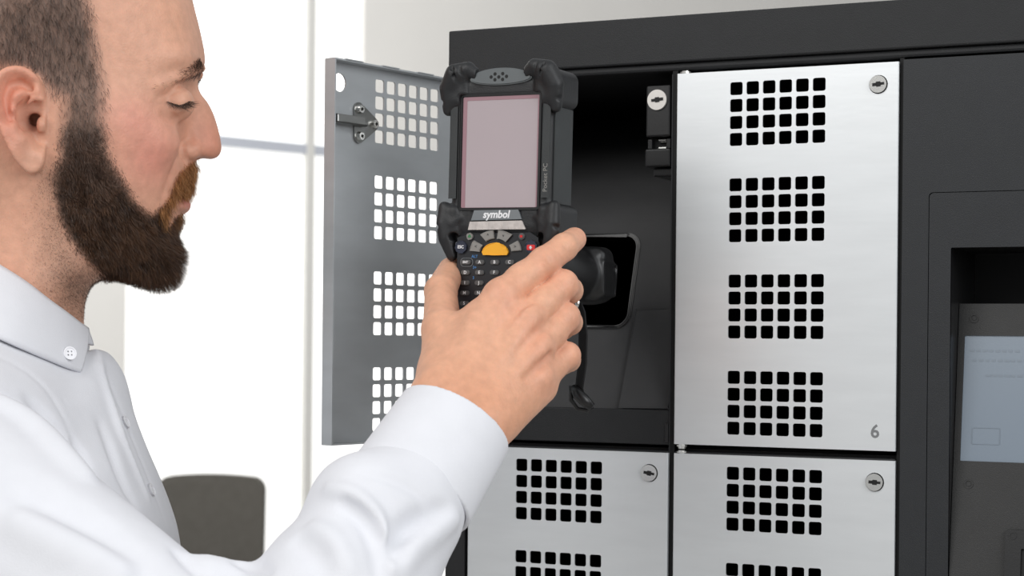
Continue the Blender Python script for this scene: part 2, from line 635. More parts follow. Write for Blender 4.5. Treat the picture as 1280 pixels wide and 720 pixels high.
# ---- terminal column
IN0, IZ = 0.1446, -0.0815
INX1, INZ1 = 0.43, -0.66
RC0, RZ = 0.1606, -0.1212
RCX1, RCZ1 = 0.415, -0.372
g = 0.0005
bm = bmesh.new()
plate(bm, [(0.1256, ZF), (XR, ZF), (XR, 0.0147), (0.1256, 0.0147)],
      [rrect((IN0 + INX1) / 2, (IZ + INZ1) / 2, (INX1 - IN0) / 2, (IZ - INZ1) / 2, 0.003, 4)], 0.0, 0.003)
for v in bm.verts:
    v.co.z += H0
obj('terminal_front', bm, M_black2, CAB)
bm = bmesh.new()
plate(bm, rrect((IN0 + INX1) / 2, (IZ + INZ1) / 2, (INX1 - IN0) / 2 - g, (IZ - INZ1) / 2 - g, 0.003, 4),
      [rrect((RC0 + RCX1) / 2, (RZ + RCZ1) / 2, (RCX1 - RC0) / 2, (RZ - RCZ1) / 2, 0.001, 2)], 0.0002, 0.003)
for v in bm.verts:
    v.co.z += H0
obj('terminal_bezel', bm, M_black2, CAB)
cbox('seam_backing', (IN0 - 0.004, 0.0031, INZ1 - 0.004), (IN0 + 0.006, 0.005, IZ + 0.004), M_dark)
cbox('seam_backing', (IN0 - 0.004, 0.0031, IZ - 0.006), (INX1 + 0.004, 0.005, IZ + 0.004), M_dark)
# recess walls
cbox('recess_wall', (RC0 - 0.002, 0.001, RCZ1), (RC0, 0.09, RZ), M_plast)
cbox('recess_wall', (RCX1, 0.001, RCZ1), (RCX1 + 0.002, 0.09, RZ), M_plast)
cbox('recess_ceiling', (RC0, 0.001, RZ), (RCX1, 0.09, RZ + 0.002), M_plast)
cbox('recess_back', (RC0, 0.09, RCZ1), (RCX1, 0.092, RZ), M_dark)
PT, PB = -0.1605, -0.366                     # leaning screen panel top and bottom


def pan_y(z):
    return 0.001 + (z - PB) / (PT - PB) * 0.030


def pan_pt(px, py):
    d = ray(px, py)
    sl = 0.030 / (PT - PB)
    n = np.array([0, 1, -sl])
    p0 = np.array([0, 0.001, H0 + PB])
    t = np.dot(p0 - CAM, n) / np.dot(d, n)
    q = CAM + d * t
    return float(q[0]), float(q[2] - H0)


def lean(bm, off=0.0):
    for v in bm.verts:
        v.co.y += pan_y(v.co.z) + off
        v.co.z += H0


sx0, sz1 = pan_pt(1206, 419.5)
_, sz0 = pan_pt(1201.5, 576)
M_tpanel = mat('terminal_panel_coat', srgb(48, 48, 48), 0.5, 0, 0.08, 60, 0.25, 1600, 0.4)
bm = bmesh.new()
SW = 0.128
plate(bm, [(RC0 + 0.0004, PB), (RCX1 - 0.0004, PB), (RCX1 - 0.0004, PT), (RC0 + 0.0004, PT)],
      [rrect(sx0 + SW / 2, (sz0 + sz1) / 2, SW / 2, (sz1 - sz0) / 2, 0.0006, 2)], 0.0, 0.003)
lean(bm)
obj('screen_panel', bm, M_tpanel, CAB)
bm = bmesh.new()
box(bm, (sx0, 0.0010, sz0), (sx0 + SW, 0.004, sz1))
lean(bm)
tou = obj('touchscreen', bm, M_touch, CAB)
M_txt = mat('screen_text', srgb(110, 120, 131), 0.3, 0, 0, emit=srgb(144, 162, 180), es=0.06)
# faint rows of text and a button outline on the screen
for px, py, wpx, hpx in ((1213, 437, 60, 3), (1216, 449, 64, 4), (1232, 468, 48, 4)):
    xa, za = pan_pt(px, py)
    n = int(wpx / 7)
    bm = bmesh.new()
    for q in range(n):
        ww = 0.0026 + 0.0012 * random.random()
        box(bm, (xa + q * 0.0045, 0.0008, za - 0.0016), (xa + q * 0.0045 + ww, 0.0011, za))
    lean(bm)
    obj('screen_text', bm, M_txt, tou)
xa, za = pan_pt(1215, 536)
bm = bmesh.new()
plate(bm, rrect(xa + 0.010, za - 0.005, 0.010, 0.006, 0.001), [rrect(xa + 0.010, za - 0.005, 0.0096, 0.0056, 0.001)], 0.0007, 0.0011)
lean(bm)
obj('screen_button', bm, M_txt, tou)
for px, py in ((1218, 398), (1211, 605)):
    xa, za = pan_pt(px, py)
    bm = bmesh.new()
    plate(bm, circ(xa, za, 0.0032, 18), [circ(xa, za, 0.0024, 18)], -0.0006, 0.001)
    plate(bm, circ(xa, za, 0.0014, 12), [], -0.0004, 0.001)
    lean(bm)
    obj('panel_screw', bm, M_tpanel, CAB)
xa, za = pan_pt(1258, 661)
bm = bmesh.new()
plate(bm, rrect(xa + 0.035, za - 0.027, 0.035, 0.027, 0.003), [rrect(xa + 0.040, za - 0.033, 0.029, 0.020, 0.001)], -0.003, 0.001)
lean(bm)
cr_o = obj('card_reader', bm, M_plast, CAB)
bm = bmesh.new()
plate(bm, rrect(xa + 0.040, za - 0.033, 0.029, 0.020, 0.001), [], -0.0006, 0.0008)
lean(bm)
obj('card_slot', bm, M_hole, cr_o)
xb, zb = pan_pt(1267, 669)
bm = bmesh.new()
plate(bm, circ(xb, zb, 0.0028, 16), [circ(xb, zb, 0.0018, 16)], -0.0034, -0.0024)
lean(bm)
obj('reader_screw', bm, M_plast, cr_o)

# ------------------------------------------------------------------ sculpting tools: signed distance fields turned into meshes


def smin(a, b, k):
    h = np.clip(0.5 + 0.5 * (b - a) / k, 0, 1)
    return b * (1 - h) + a * h - k * h * (1 - h)


def smax(a, b, k):
    return -smin(-a, -b, k)


def rbox(P, c, hs, r):
    q = np.abs(P - np.array(c)) - (np.array(hs) - r)
    return np.linalg.norm(np.maximum(q, 0), axis=1) + np.minimum(q.max(axis=1), 0) - r


def rcone(P, a, b, ra, rb):
    a, b = np.asarray(a, float), np.asarray(b, float)
    d = b - a
    t = np.clip(((P - a) @ d) / max(d @ d, 1e-9), 0, 1)
    return np.linalg.norm(P - a - t[:, None] * d, axis=1) - (ra + (rb - ra) * t)


def ellip(P, c, r):
    q = (P - np.array(c)) / np.array(r)
    k0 = np.linalg.norm(q, axis=1)
    k1 = np.linalg.norm(q / np.array(r), axis=1)
    return k0 * (k0 - 1) / np.maximum(k1, 1e-9)


def blend(f, P, prim, lo, hi, k, op='add'):
    """apply prim to the points inside the padded bounds only"""
    lo = np.asarray(lo) - 2.2 * k - 3
    hi = np.asarray(hi) + 2.2 * k + 3
    m = np.all((P > lo) & (P < hi), axis=1)
    if m.any():
        v = prim(P[m])
        f[m] = smin(f[m], v, k) if op == 'add' else smax(f[m], -v, k)
    return f


def cone_in(f, P, a, b, ra, rb, k, op='add'):
    a, b = np.asarray(a, float), np.asarray(b, float)
    r = max(ra, rb)
    return blend(f, P, lambda q: rcone(q, a, b, ra, rb), np.minimum(a, b) - r, np.maximum(a, b) + r, k, op)


def ell_in(f, P, c, r, k, op='add'):
    c, r = np.asarray(c, float), np.asarray(r, float)
    return blend(f, P, lambda q: ellip(q, c, r), c - r, c + r, k, op)


def path_in(f, P, pts, rs, k, op='add'):
    if np.isscalar(rs):
        rs = [rs] * len(pts)
    pts = np.asarray(pts, float)
    R = max(rs)

    def prim(q):
        d = np.full(len(q), 1e9)
        for i in range(len(pts) - 1):
            d = np.minimum(d, rcone(q, pts[i], pts[i + 1], rs[i], rs[i + 1]))
        return d
    return blend(f, P, prim, pts.min(0) - R, pts.max(0) + R, k, op)


def surface(fn, lo, hi, h, lip=1.5, B=6, smooth=2):
    lo = np.asarray(lo, float)
    n = np.ceil((np.asarray(hi, float) - lo) / h / B).astype(int)
    N = n * B + 1
    bi = np.stack(np.meshgrid(*[np.arange(k) for k in n], indexing='ij'), -1).reshape(-1, 3)
    cen = lo + (bi + 0.5) * B * h
    fc = fn(cen)
    keep = np.abs(fc) < B * h * 0.88 * lip
    A = np.where(fc > 0, 1.0, -1.0).reshape(n).astype(np.float32) * 1e3
    F = np.ones(N, dtype=np.float32) * 1e3
    F[:-1, :-1, :-1] = np.repeat(np.repeat(np.repeat(A, B, 0), B, 1), B, 2)
    F[-1] = F[-2]
    F[:, -1] = F[:, -2]
    F[:, :, -1] = F[:, :, -2]
    loc = np.stack(np.meshgrid(*[np.arange(B + 1)] * 3, indexing='ij'), -1).reshape(-1, 3)
    kb = bi[keep]
    for s0 in range(0, len(kb), 4000):
        idx = (kb[s0:s0 + 4000, None, :] * B + loc[None]).reshape(-1, 3)
        fl = (idx[:, 0] * N[1] + idx[:, 1]) * N[2] + idx[:, 2]
        fl = np.unique(fl)
        ii = np.stack(np.unravel_index(fl, N), -1)
        F.ravel()[fl] = fn(lo + ii * h)
    ins = F < 0
    c8 = [(a, b, c) for a in (0, 1) for b in (0, 1) for c in (0, 1)]
    cnt = np.zeros(N - 1, dtype=np.uint8)
    for a, b, c in c8:
        cnt += ins[a:N[0] - 1 + a, b:N[1] - 1 + b, c:N[2] - 1 + c]
    act = (cnt > 0) & (cnt < 8)
    ijk = np.argwhere(act)
    vid = np.full(N - 1, -1, dtype=np.int64)
    vid[act] = np.arange(len(ijk))
    vals = np.stack([F[ijk[:, 0] + a, ijk[:, 1] + b, ijk[:, 2] + c] for a, b, c in c8], 1)
    pos = np.zeros((len(ijk), 3))
    num = np.zeros(len(ijk))
    for i in range(8):
        for j in range(i + 1, 8):
            d = np.array(c8[j]) - np.array(c8[i])
            if np.abs(d).sum() != 1:
                continue
            m = (vals[:, i] < 0) != (vals[:, j] < 0)
            va, vb = vals[m, i], vals[m, j]
            t = np.clip(va / (va - vb), 0.02, 0.98)
            pos[m] += np.array(c8[i]) + t[:, None] * d
            num[m] += 1
    V = lo + (ijk + pos / num[:, None]) * h
    Q = []
    for ax in range(3):
        sl0 = [slice(None)] * 3
        sl1 = [slice(None)] * 3
        sl0[ax] = slice(0, -1)
        sl1[ax] = slice(1, None)
        ch = ins[tuple(sl0)] != ins[tuple(sl1)]
        e = np.argwhere(ch)
        u, w_ = (ax + 1) % 3, (ax + 2) % 3
        ok = (e[:, u] > 0) & (e[:, w_] > 0) & (e[:, u] < N[u] - 1) & (e[:, w_] < N[w_] - 1)
        e = e[ok]
        cs = []
        for du, dw in ((-1, -1), (0, -1), (0, 0), (-1, 0)):
            q = e.copy()
            q[:, u] += du
            q[:, w_] += dw
            cs.append(vid[q[:, 0], q[:, 1], q[:, 2]])
        q = np.stack(cs, 1)
        flip = ~ins[e[:, 0], e[:, 1], e[:, 2]]
        q[flip] = q[flip][:, ::-1]
        Q.append(q)
    Q = np.concatenate(Q)
    Q = Q[(Q >= 0).all(1)]
    E_ = np.concatenate([Q[:, [0, 1]], Q[:, [1, 2]], Q[:, [2, 3]], Q[:, [3, 0]]])
    deg = np.bincount(E_.ravel(), minlength=len(V)).astype(float)
    deg[deg == 0] = 1
    for it in range(smooth):
        acc = np.zeros_like(V)
        for c in range(3):
            acc[:, c] = np.bincount(E_[:, 0], V[E_[:, 1], c], len(V)) + np.bincount(E_[:, 1], V[E_[:, 0], c], len(V))
        V = V * 0.5 + 0.5 * acc / deg[:, None]
    return V, Q


def vnormals(V, Q):
    n = np.cross(V[Q[:, 2]] - V[Q[:, 0]], V[Q[:, 3]] - V[Q[:, 1]])
    N = np.zeros_like(V)
    for c in range(3):
        for k in range(4):
            N[:, c] += np.bincount(Q[:, k], n[:, c], len(V))
    return N / np.maximum(np.linalg.norm(N, axis=1), 1e-12)[:, None]


# ------------------------------------------------------------------ handheld computer
DZ = 1.28
D0 = at(624, 189.5, DZ)
ya, ra_ = math.radians(-2), math.radians(1.0)
dn = np.array([math.sin(ya), -math.cos(ya), 0])
drt = np.array([math.cos(ya), math.sin(ya), 0])
dr = drt * math.cos(ra_) + np.array([0, 0, -math.sin(ra_)])
du = drt * math.sin(ra_) + np.array([0, 0, math.cos(ra_)])
DEV = empty('handheld_computer', (0, 0, 0), 'rugged black handheld computer with colour screen held in the hand', 'handheld computer')
DEV.matrix_world = Matrix(((dr[0], -dn[0], du[0], D0[0]), (dr[1], -dn[1], du[1], D0[1]), (dr[2], -dn[2], du[2], D0[2]), (0, 0, 0, 1)))
# device coordinates in millimetres: x right, y away from the viewer, z up; y = 0 is the front face


def dp(px, py, y=0.0):
    d = ray(px, py)
    p0 = D0 - dn * y / 1000
    t = np.dot(p0 - CAM, dn) / np.dot(d, dn)
    q = CAM + d * t - D0
    return float(q @ dr) * 1000, float(q @ du) * 1000


def dev_f(P):
    x, y, z = P.T
    f = rbox(P, (0, 19, -2), (39.5, 18.5, 55), 7)
    Pm = P.copy()
    Pm[:, 0] = np.abs(Pm[:, 0])
    # corner boots
    f = np.minimum(f, rbox(Pm, (34, 18, 44), (9.5, 21, 13.5), 7))
    f = np.minimum(f, rbox(Pm, (37, 19, -49), (7.0, 21.5, 13), 5))
    f = path_in(f, Pm, [(42, 2, 30), (42, 0, 45), (36, -1, 55), (26, 0, 58), (16, 1, 52)], [4, 6, 7, 5.5, 3], 4)
    f = path_in(f, Pm, [(43, 1, -38), (43, 0, -50), (41, 1, -60), (37, 3, -72)], [4, 5, 5.5, 4], 3)
    f = path_in(f, Pm, [(30, 1, -46), (36, 0, -50), (40, 0, -46)], [2, 3, 3], 2)
    # lower body with the keypad
    f = smin(f, rbox(P, (0, 17, -92), (32.5, 15, 46), 9), 4)
    # grooves in the boots
    f = path_in(f, Pm, [(27, -3, 44), (33, -6, 50), (36, -6, 60)], 1.2, 1, 'cut')
    f = path_in(f, Pm, [(24, -3, 50), (29, -6, 55), (31, -6, 64)], 1.0, 1, 'cut')
    f = path_in(f, Pm, [(45, -4, 35), (49, 10, 36), (49, 40, 36)], 1.3, 1, 'cut')
    f = path_in(f, Pm, [(28, -3, -45), (34, -4, -46), (38, -5, -42)], 1.0, 1, 'cut')
    f = path_in(f, Pm, [(46, -4, -52), (50, 10, -54), (50, 40, -54)], 1.3, 1, 'cut')
    f = np.maximum(f, -rbox(P, (0, -2, 0), (31.8, 4.2, 40.4), 2.5))
    f = np.maximum(f, -rbox(P, (0, -1, 53), (19, 3.0, 5.0), 2.5))
    f = np.maximum(f, -rbox(P, (-2, -1, -47), (20, 2.2, 7.0), 1.0))
    for sx, zz in ((34, -59),):
        f = path_in(f, Pm, [(sx, -6, zz), (sx, 4, zz)], 3.0, 0.6, 'cut')
    return f


V, Q = surface(dev_f, (-54, -12, -142), (54, 45, 68), 0.9, 1.4, 6, 2)
me = mesh_np('case', V / 1000, Q)
smooth_all(me)
link('case', me, M_rubber, DEV)


def dbox(name, lo, hi, m, bev=0.0, parent=None, seg=2):
    return boxo(name, tuple(v / 1000 for v in lo), tuple(v / 1000 for v in hi), m, parent or DEV, bev / 1000, seg)


def dplate(name, pts, y0, y1, m, parent=None, bev=0.0, holes=()):
    bm = bmesh.new()
    plate(bm, [(p[0] / 1000, p[1] / 1000) for p in pts], [[(p[0] / 1000, p[1] / 1000) for p in hh] for hh in holes], y0 / 1000, y1 / 1000)
    if bev:
        es = [e for e in bm.edges if len(e.link_faces) == 2 and e.calc_face_angle(0) > 1.0 and all(abs(v.co.y - y0 / 1000) < 1e-6 for v in e.verts)]
        bmesh.ops.bevel(bm, geom=es, offset=bev / 1000, segments=2, affect='EDGES')
    return obj(name, bm, m, parent or DEV)


lcd = dplate('screen', rrect(0, 0, 29.6, 38.6, 1.0), 1.2, 3.5, M_lcd)
dplate('screen_edge', rrect(0, 0, 29.7, 38.7, 1.0), 1.0, 1.19, M_lcdedge, None, 0, [rrect(1.0, -1.2, 27.6, 37.3, 0.6)])
dplate('screen_bezel', rrect(0, 0, 31.9, 40.6, 2.5), 0.2, 3.5, M_plast, None, 0.5, [rrect(0, 0, 29.7, 38.7, 1.0)])
# grey side trims
dplate('side_trim', [(33.4, -32), (38.8, -32), (38.8, 33), (33.4, 33)], -0.5, 1.0, M_case, None, 0.3)
dplate('side_trim', [(-38.8, -32), (-33.4, -32), (-33.4, 33), (-38.8, 33)], -0.5, 1.0, M_case, None, 0.3)
dbox('side_grip', (38.8, 5, -36), (40.6, 33, 31), M_case, 0.6)
text_obj('print', 'Pocket PC', 0.0046, M_key, DEV,
         Matrix.Translation((0.0363, -0.0006, -0.0185)) @ STAND @ Matrix.Rotation(math.pi / 2, 4, 'Z'), 0.00006)
# speaker lens at the top
pts = []
for i in range(21):
    a = math.pi * i / 20
    pts.append((24 * math.cos(a), 50.5 + 7.5 * math.sin(a)))
for i in range(1, 20):
    a = math.pi + math.pi * i / 20
    pts.append((24 * math.cos(a), 50.5 + 4.5 * math.sin(a)))
spk = dplate('speaker_lens', pts, -1.4, 6, mat('speaker_grey', srgb(96, 101, 103), 0.4, 0, 0.05, 100), None, 0.8)
for dx, dz_ in ((0, 0), (-6, 0.2), (-3, 2.2), (3, 2.2), (6, 0.2), (-3, -1.8), (3, -1.8)):
    dplate('speaker_hole', [(p[0], p[1]) for p in circ(dx - 1, 51.5 + dz_, 1.25, 12)], -1.5, -1.0, M_hole, spk)
# brand plate and light bar
x0, z0 = dp(593, 263)
x1, z1 = dp(648, 262)
x2, z2 = dp(652, 274)
x3, z3 = dp(589, 275.5)
dplate('name_plate', [(x3, z3), (x2, z2), (x1, z1), (x0, z0)], -0.4, 2, M_lens)
xa, za = dp(620.5, 268.3)
text_obj('logo', 'symbol', 0.0072, M_whitet, DEV, Matrix.Translation((xa / 1000, -0.0005, za / 1000)) @ STAND, 0.00006, 'CENTER', 0.00022, 0.18)
x0, z0 = dp(589, 278)
x1, z1 = dp(653, 276.5)
x2, z2 = dp(657, 286)
x3, z3 = dp(586.5, 287.5)
lb = dplate('light_bar', [(x3, z3), (x2, z2), (x1, z1), (x0, z0)], -1.6, 3, M_lightbar, None, 0.4)
for q in range(1, 8):
    t_ = q / 8
    xx = x0 + (x1 - x0) * t_
    dplate('light_rib', [(xx - 0.35, z3 + 1), (xx + 0.35, z3 + 1), (xx + 0.35, z0 - 0.8), (xx - 0.35, z0 - 0.8)], -1.9, -1.5, M_lightbar, lb)
# keypad
pts = [(-31, -60), (-25, -56.5), (25, -56.5), (31, -60), (31.3, -128), (24, -134), (-24, -134), (-31.3, -128)]
kp = dplate('keypad', pts, 0.6, 4, M_keypad, None, 0.6)


def key(name, shape, m, h=1.5, parent=None):
    return dplate(name, shape, 0.6 - h, 0.7, m, DEV if parent is None else parent, 0.35)


def kxy(zx, zy):
    return dp(540 + zx / 4.5, 240 + zy / 4.5, 0.6)


def fan(cx, cz_, r0, r1, a0, a1, n=5):
    o_ = [(cx + r1 * math.cos(math.radians(a0 + (a1 - a0) * i / n)), cz_ + r1 * 0.8 * math.sin(math.radians(a0 + (a1 - a0) * i / n))) for i in range(n + 1)]
    o_ += [(cx + r0 * math.cos(math.radians(a1 + (a0 - a1) * i / n)), cz_ + r0 * 0.8 * math.sin(math.radians(a1 + (a0 - a1) * i / n))) for i in range(n + 1)]
    return o_


oc = kxy(361, 345)
key('orange_key', [(oc[0] + 10 * math.cos(a), oc[1] + 7.2 * math.sin(a)) for a in np.linspace(0.12, math.pi - 0.12, 14)] +
    [(oc[0] - 9 + 18 * t_, oc[1] - 1.0 - 0.5 * math.sin(math.pi * t_)) for t_ in np.linspace(0, 1, 6)], M_orange, 2.2)
for a0, a1 in ((148, 174), (96, 128), (52, 84), (6, 32)):
    k_ = key('arrow_key', fan(oc[0], oc[1] + 0.3, 12.4, 20.0, a0, a1), M_key, 1.6)
    am = math.radians((a0 + a1) / 2)
    ax_, az_ = oc[0] + 16.2 * math.cos(am), oc[1] + 0.3 + 13 * math.sin(am)
    text_obj('arrow_mark', {148: '<', 96: '^', 52: 'v', 6: '>'}[a0], 0.0034, M_keypad, k_, Matrix.Translation((ax_ / 1000, -0.0011, az_ / 1000)) @ STAND, 0.00006)
for (zx, zy), m, rr in (((217, 250), M_key, 2.3), ((508, 250), M_keysm, 2.3)):
    cx_, cz_ = kxy(zx, zy)
    key('small_key', circ(cx_, cz_, rr, 14), m)
for (zx, zy), m in (((217, 250), mat('green_print', srgb(60, 130, 80), 0.5)), ((508, 250), M_red)):
    cx_, cz_ = kxy(zx, zy)
    key('key_dot', circ(cx_, cz_, 0.9, 10), m, 1.7)
cx_, cz_ = kxy(167, 310)
k_ = key('escape_key', circ(cx_, cz_, 4.4, 20), M_blue)
text_obj('key_print', 'ESC', 0.0030, M_whitet, k_, Matrix.Translation((cx_ / 1000, -0.00096, cz_ / 1000)) @ STAND, 0.00005, bold=0.00008)
cx_, cz_ = kxy(562, 308)
k_ = key('power_key', circ(cx_, cz_, 4.4, 20), M_blue)
key('power_face', rrect(cx_, cz_ - 0.6, 3.2, 1.9, 1.0), M_red, 1.9, k_)
key('power_ring', circ(cx_, cz_ - 0.6, 0.9, 10), M_whitet, 2.0, k_)
rows = [(395, ['ENT', 'A', 'B', 'C', 'BKSP']), (453, ['D', 'E', 'F', 'G', 'H']), (511, ['I', 'J', 'K', 'L', '']), (568, ['M', 'N', 'O', 'P', '']), (626, ['S', 'T', 'U', 'V', ''])]
for ry, letters in rows:
    for ci, ch in enumerate(letters):
        cx_, cz_ = kxy((193, 272, 356, 440, 524)[ci] - (ry - 395) * 0.035, ry + (0 if ci else 0))
        k_ = key('letter_key', rrect(cx_, cz_, 3.5 if ci or ry > 400 else 4.0, 1.65, 1.6, 4), M_keysm, 1.3)
        if ch:
            text_obj('key_print', ch, 0.0031 if len(ch) == 1 else 0.0022, M_whitet, k_, Matrix.Translation((cx_ / 1000, -0.00076, cz_ / 1000)) @ STAND, 0.00005, bold=0.00006)
cx_, cz_ = kxy(195, 395)
dplate('enter_ring', rrect(cx_, cz_, 5.0, 3.0, 2.6, 5), 0.45, 0.7, M_lens, kp, 0, [rrect(cx_, cz_, 4.7, 2.7, 2.4, 5)])
for s_, zx, zy in (('ALT', 240, 363), ('3+', 240, 425), ('3', 233, 483)):
    cx_, cz_ = kxy(zx, zy)
    text_obj('blue_print', s_, 0.0028, M_bluet, kp, Matrix.Translation((cx_ / 1000, 0.00052, cz_ / 1000)) @ STAND, 0.00005, bold=0.00005)


# pistol grip and the trigger housing behind
def grip_f(P):
    f = rcone(P * np.array([1.0, 1, 1]), (0, 30, -66), (4, 148, -84), 20, 18)
    f = smin(f, rbox(P, (4, 140, -80), (19, 14, 21), 8), 6)
    f = path_in(f, P, [(23, 128, -70), (23, 154, -72), (23, 152, -96), (23, 130, -95), (23, 128, -70)], 1.3, 1.5, 'add')
    f = path_in(f, P, [(23, 60, -60), (22, 120, -66)], 1.5, 1.5, 'cut')
    return f


V, Q = surface(grip_f, (-40, 0, -120), (40, 180, -30), 1.6, 1.4, 6, 2)
me = mesh_np('pistol_grip', V / 1000, Q)
smooth_all(me)
link('pistol_grip', me, M_plast, DEV)


def tube(name, pts, r, m, parent, n=10, flat=1.0):
    """tube through world points"""
    pts = [Vector(p) for p in pts]
    bm = bmesh.new()
    rings = []
    for i, p in enumerate(pts):
        t_ = (pts[min(i + 1, len(pts) - 1)] - pts[max(i - 1, 0)]).normalized()
        u = t_.cross(Vector((0.3, 1, 0.1))).normalized()
        v = t_.cross(u)
        rr = r[i] if isinstance(r, (list, tuple)) else r
        rings.append([bm.verts.new(p + u * rr * math.cos(a) + v * rr * flat * math.sin(a)) for a in [2 * math.pi * k / n for k in range(n)]])
    for i in range(len(rings) - 1):
        for k in range(n):
            bm.faces.new((rings[i][k], rings[i][(k + 1) % n], rings[i + 1][(k + 1) % n], rings[i + 1][k]))
    bm.faces.new(rings[0])
    bm.faces.new(rings[-1][::-1])
    return obj(name, bm, m, parent, True)


MI = DEV.matrix_world.inverted()


def dl(px, py, Z):
    return MI @ Vector(at(px, py, Z))


ZG = 1.375
strap = tube('tether_strap', [dl(722, 372, ZG), dl(727, 390, ZG), dl(729, 420, ZG + .002), dl(728, 455, ZG), dl(724, 485, ZG), dl(727, 496, ZG)], [0.002, 0.004, 0.0046, 0.0046, 0.0042, 0.003], M_dark, DEV, 10, 0.35)
tube('strap_clip', [dl(716, 484, ZG), dl(722, 492, ZG - .004), dl(730, 500, ZG - .006), dl(740, 509, ZG - .006)], [0.0026, 0.0042, 0.0044, 0.0032], M_plast, DEV, 12)
tube('strap_loop', [dl(714, 482, ZG), dl(714, 500, ZG), dl(722, 511, ZG), dl(734, 513, ZG), dl(741, 508, ZG)], 0.0016, M_plast, DEV, 8)
tube('strap_ring', [dl(716, 370, ZG - .004), dl(722, 378, ZG - .006), dl(721, 386, ZG - .006)], [0.001, 0.0022, 0.001], M_chrome, DEV, 8)

# ------------------------------------------------------------------ person
# body coordinates in millimetres: x forward (where he looks), y towards his right side (the camera's side), z up
PO = at(150, 200, 1.33)
pl = CAM - PO
pl[2] = 0
pl /= np.linalg.norm(pl)
pf = np.array([-pl[1], pl[0], 0])
if pf @ cr0 < 0:
    pf = -pf
pu = np.array([0, 0, 1.0])
PB_ = np.stack([pf, pl, pu])                       # rows


def toB(w_):
    return ((np.asarray(w_) - PO) @ PB_.T) * 1000


def toW(b):
    return PO + (np.asarray(b) / 1000) @ PB_


def HP(px, py, y):
    d = ray(px, py)
    p0 = PO + pl * y / 1000
    t = np.dot(p0 - CAM, pl) / np.dot(d, pl)
    return toB(CAM + d * t)


def CB(px, py, Z):
    return toB(at(px, py, Z))


ROOT = np.array([PO[0], PO[1], 0.0]) - pf * 0.12
PERSON = empty('person', ROOT, 'bearded man in a white button-down shirt reaching for the handheld computer', 'person')


def person_part(name, V, Q, m, parent=None, smooth=True, col=None):
    me = mesh_np(name, toW(V) - ROOT, Q)
    if smooth:
        smooth_all(me)
    if col is not None:
        a = me.color_attributes.new('col', 'FLOAT_COLOR', 'POINT')
        c4 = np.ones((len(V), 4), dtype=np.float32)
        c4[:, :3] = col
        a.data.foreach_set('color', c4.ravel())
    return link(name, me, m, parent or PERSON)


# 2-D maps over (x, z)
GX0, GZ0, GH = -330.0, -420.0, 1.0
GNX, GNZ = 560, 640
gx, gz = np.meshgrid(GX0 + np.arange(GNX) * GH, GZ0 + np.arange(GNZ) * GH, indexing='ij')


def bil(M_, x, z):
    u = np.clip((x - GX0) / GH, 0, GNX - 1.001)
    v = np.clip((z - GZ0) / GH, 0, GNZ - 1.001)
    i, j = u.astype(int), v.astype(int)
    a, b = u - i, v - j
    return (M_[i, j] * (1 - a) * (1 - b) + M_[i + 1, j] * a * (1 - b) + M_[i, j + 1] * (1 - a) * b + M_[i + 1, j + 1] * a * b)


def tps(pts, vals, X, Z, lam=0.5):
    pts = np.asarray(pts, float)
    n = len(pts)

    def U(r2):
        return np.where(r2 > 1e-9, 0.5 * r2 * np.log(np.maximum(r2, 1e-9)), 0)
    K = U(((pts[:, None] - pts[None]) ** 2).sum(-1)) + lam * np.eye(n)
    A = np.zeros((n + 3, n + 3))
    A[:n, :n] = K
    A[:n, n] = 1
    A[:n, n + 1:] = pts
    A[n, :n] = 1
    A[n + 1:, :n] = pts.T
    c = np.linalg.solve(A, np.concatenate([vals, [0, 0, 0]]))
    out = c[n] + c[n + 1] * X + c[n + 2] * Z
    for k in range(n):
        out = out + c[k] * U((X - pts[k, 0]) ** 2 + (Z - pts[k, 1]) ** 2)
    return out


def poly_sd(pts, X, Z):
    """signed distance to a closed polygon, negative inside"""
    pts = np.asarray(pts, float)
    d2 = np.full(X.shape, 1e12)
    ins = np.zeros(X.shape, bool)
    n = len(pts)
    for i in range(n):
        a, b = pts[i], pts[(i + 1) % n]
        e = b - a
        t = np.clip(((X - a[0]) * e[0] + (Z - a[1]) * e[1]) / max(e @ e, 1e-9), 0, 1)
        d2 = np.minimum(d2, (X - a[0] - t * e[0]) ** 2 + (Z - a[1] - t * e[1]) ** 2)
        c = ((a[1] > Z) != (b[1] > Z))
        xi = a[0] + (Z - a[1]) / (e[1] if abs(e[1]) > 1e-9 else 1e-9) * e[0]
        ins ^= c & (X < xi)
    return np.where(ins, -1, 1) * np.sqrt(d2)


def cr_spline(P, n=6, closed=True):
    P = np.asarray(P, float)
    out = []
    m = len(P)
    for i in range(m if closed else m - 1):
        p0, p1, p2, p3 = [P[(i + k) % m] if closed else P[min(max(i + k, 0), m - 1)] for k in (-1, 0, 1, 2)]
        for j in range(n):
            t = j / n
            out.append(0.5 * ((2 * p1) + (-p0 + p2) * t + (2 * p0 - 5 * p1 + 4 * p2 - p3) * t * t + (-p0 + 3 * p1 - 3 * p2 + p3) * t ** 3))
    return np.array(out)


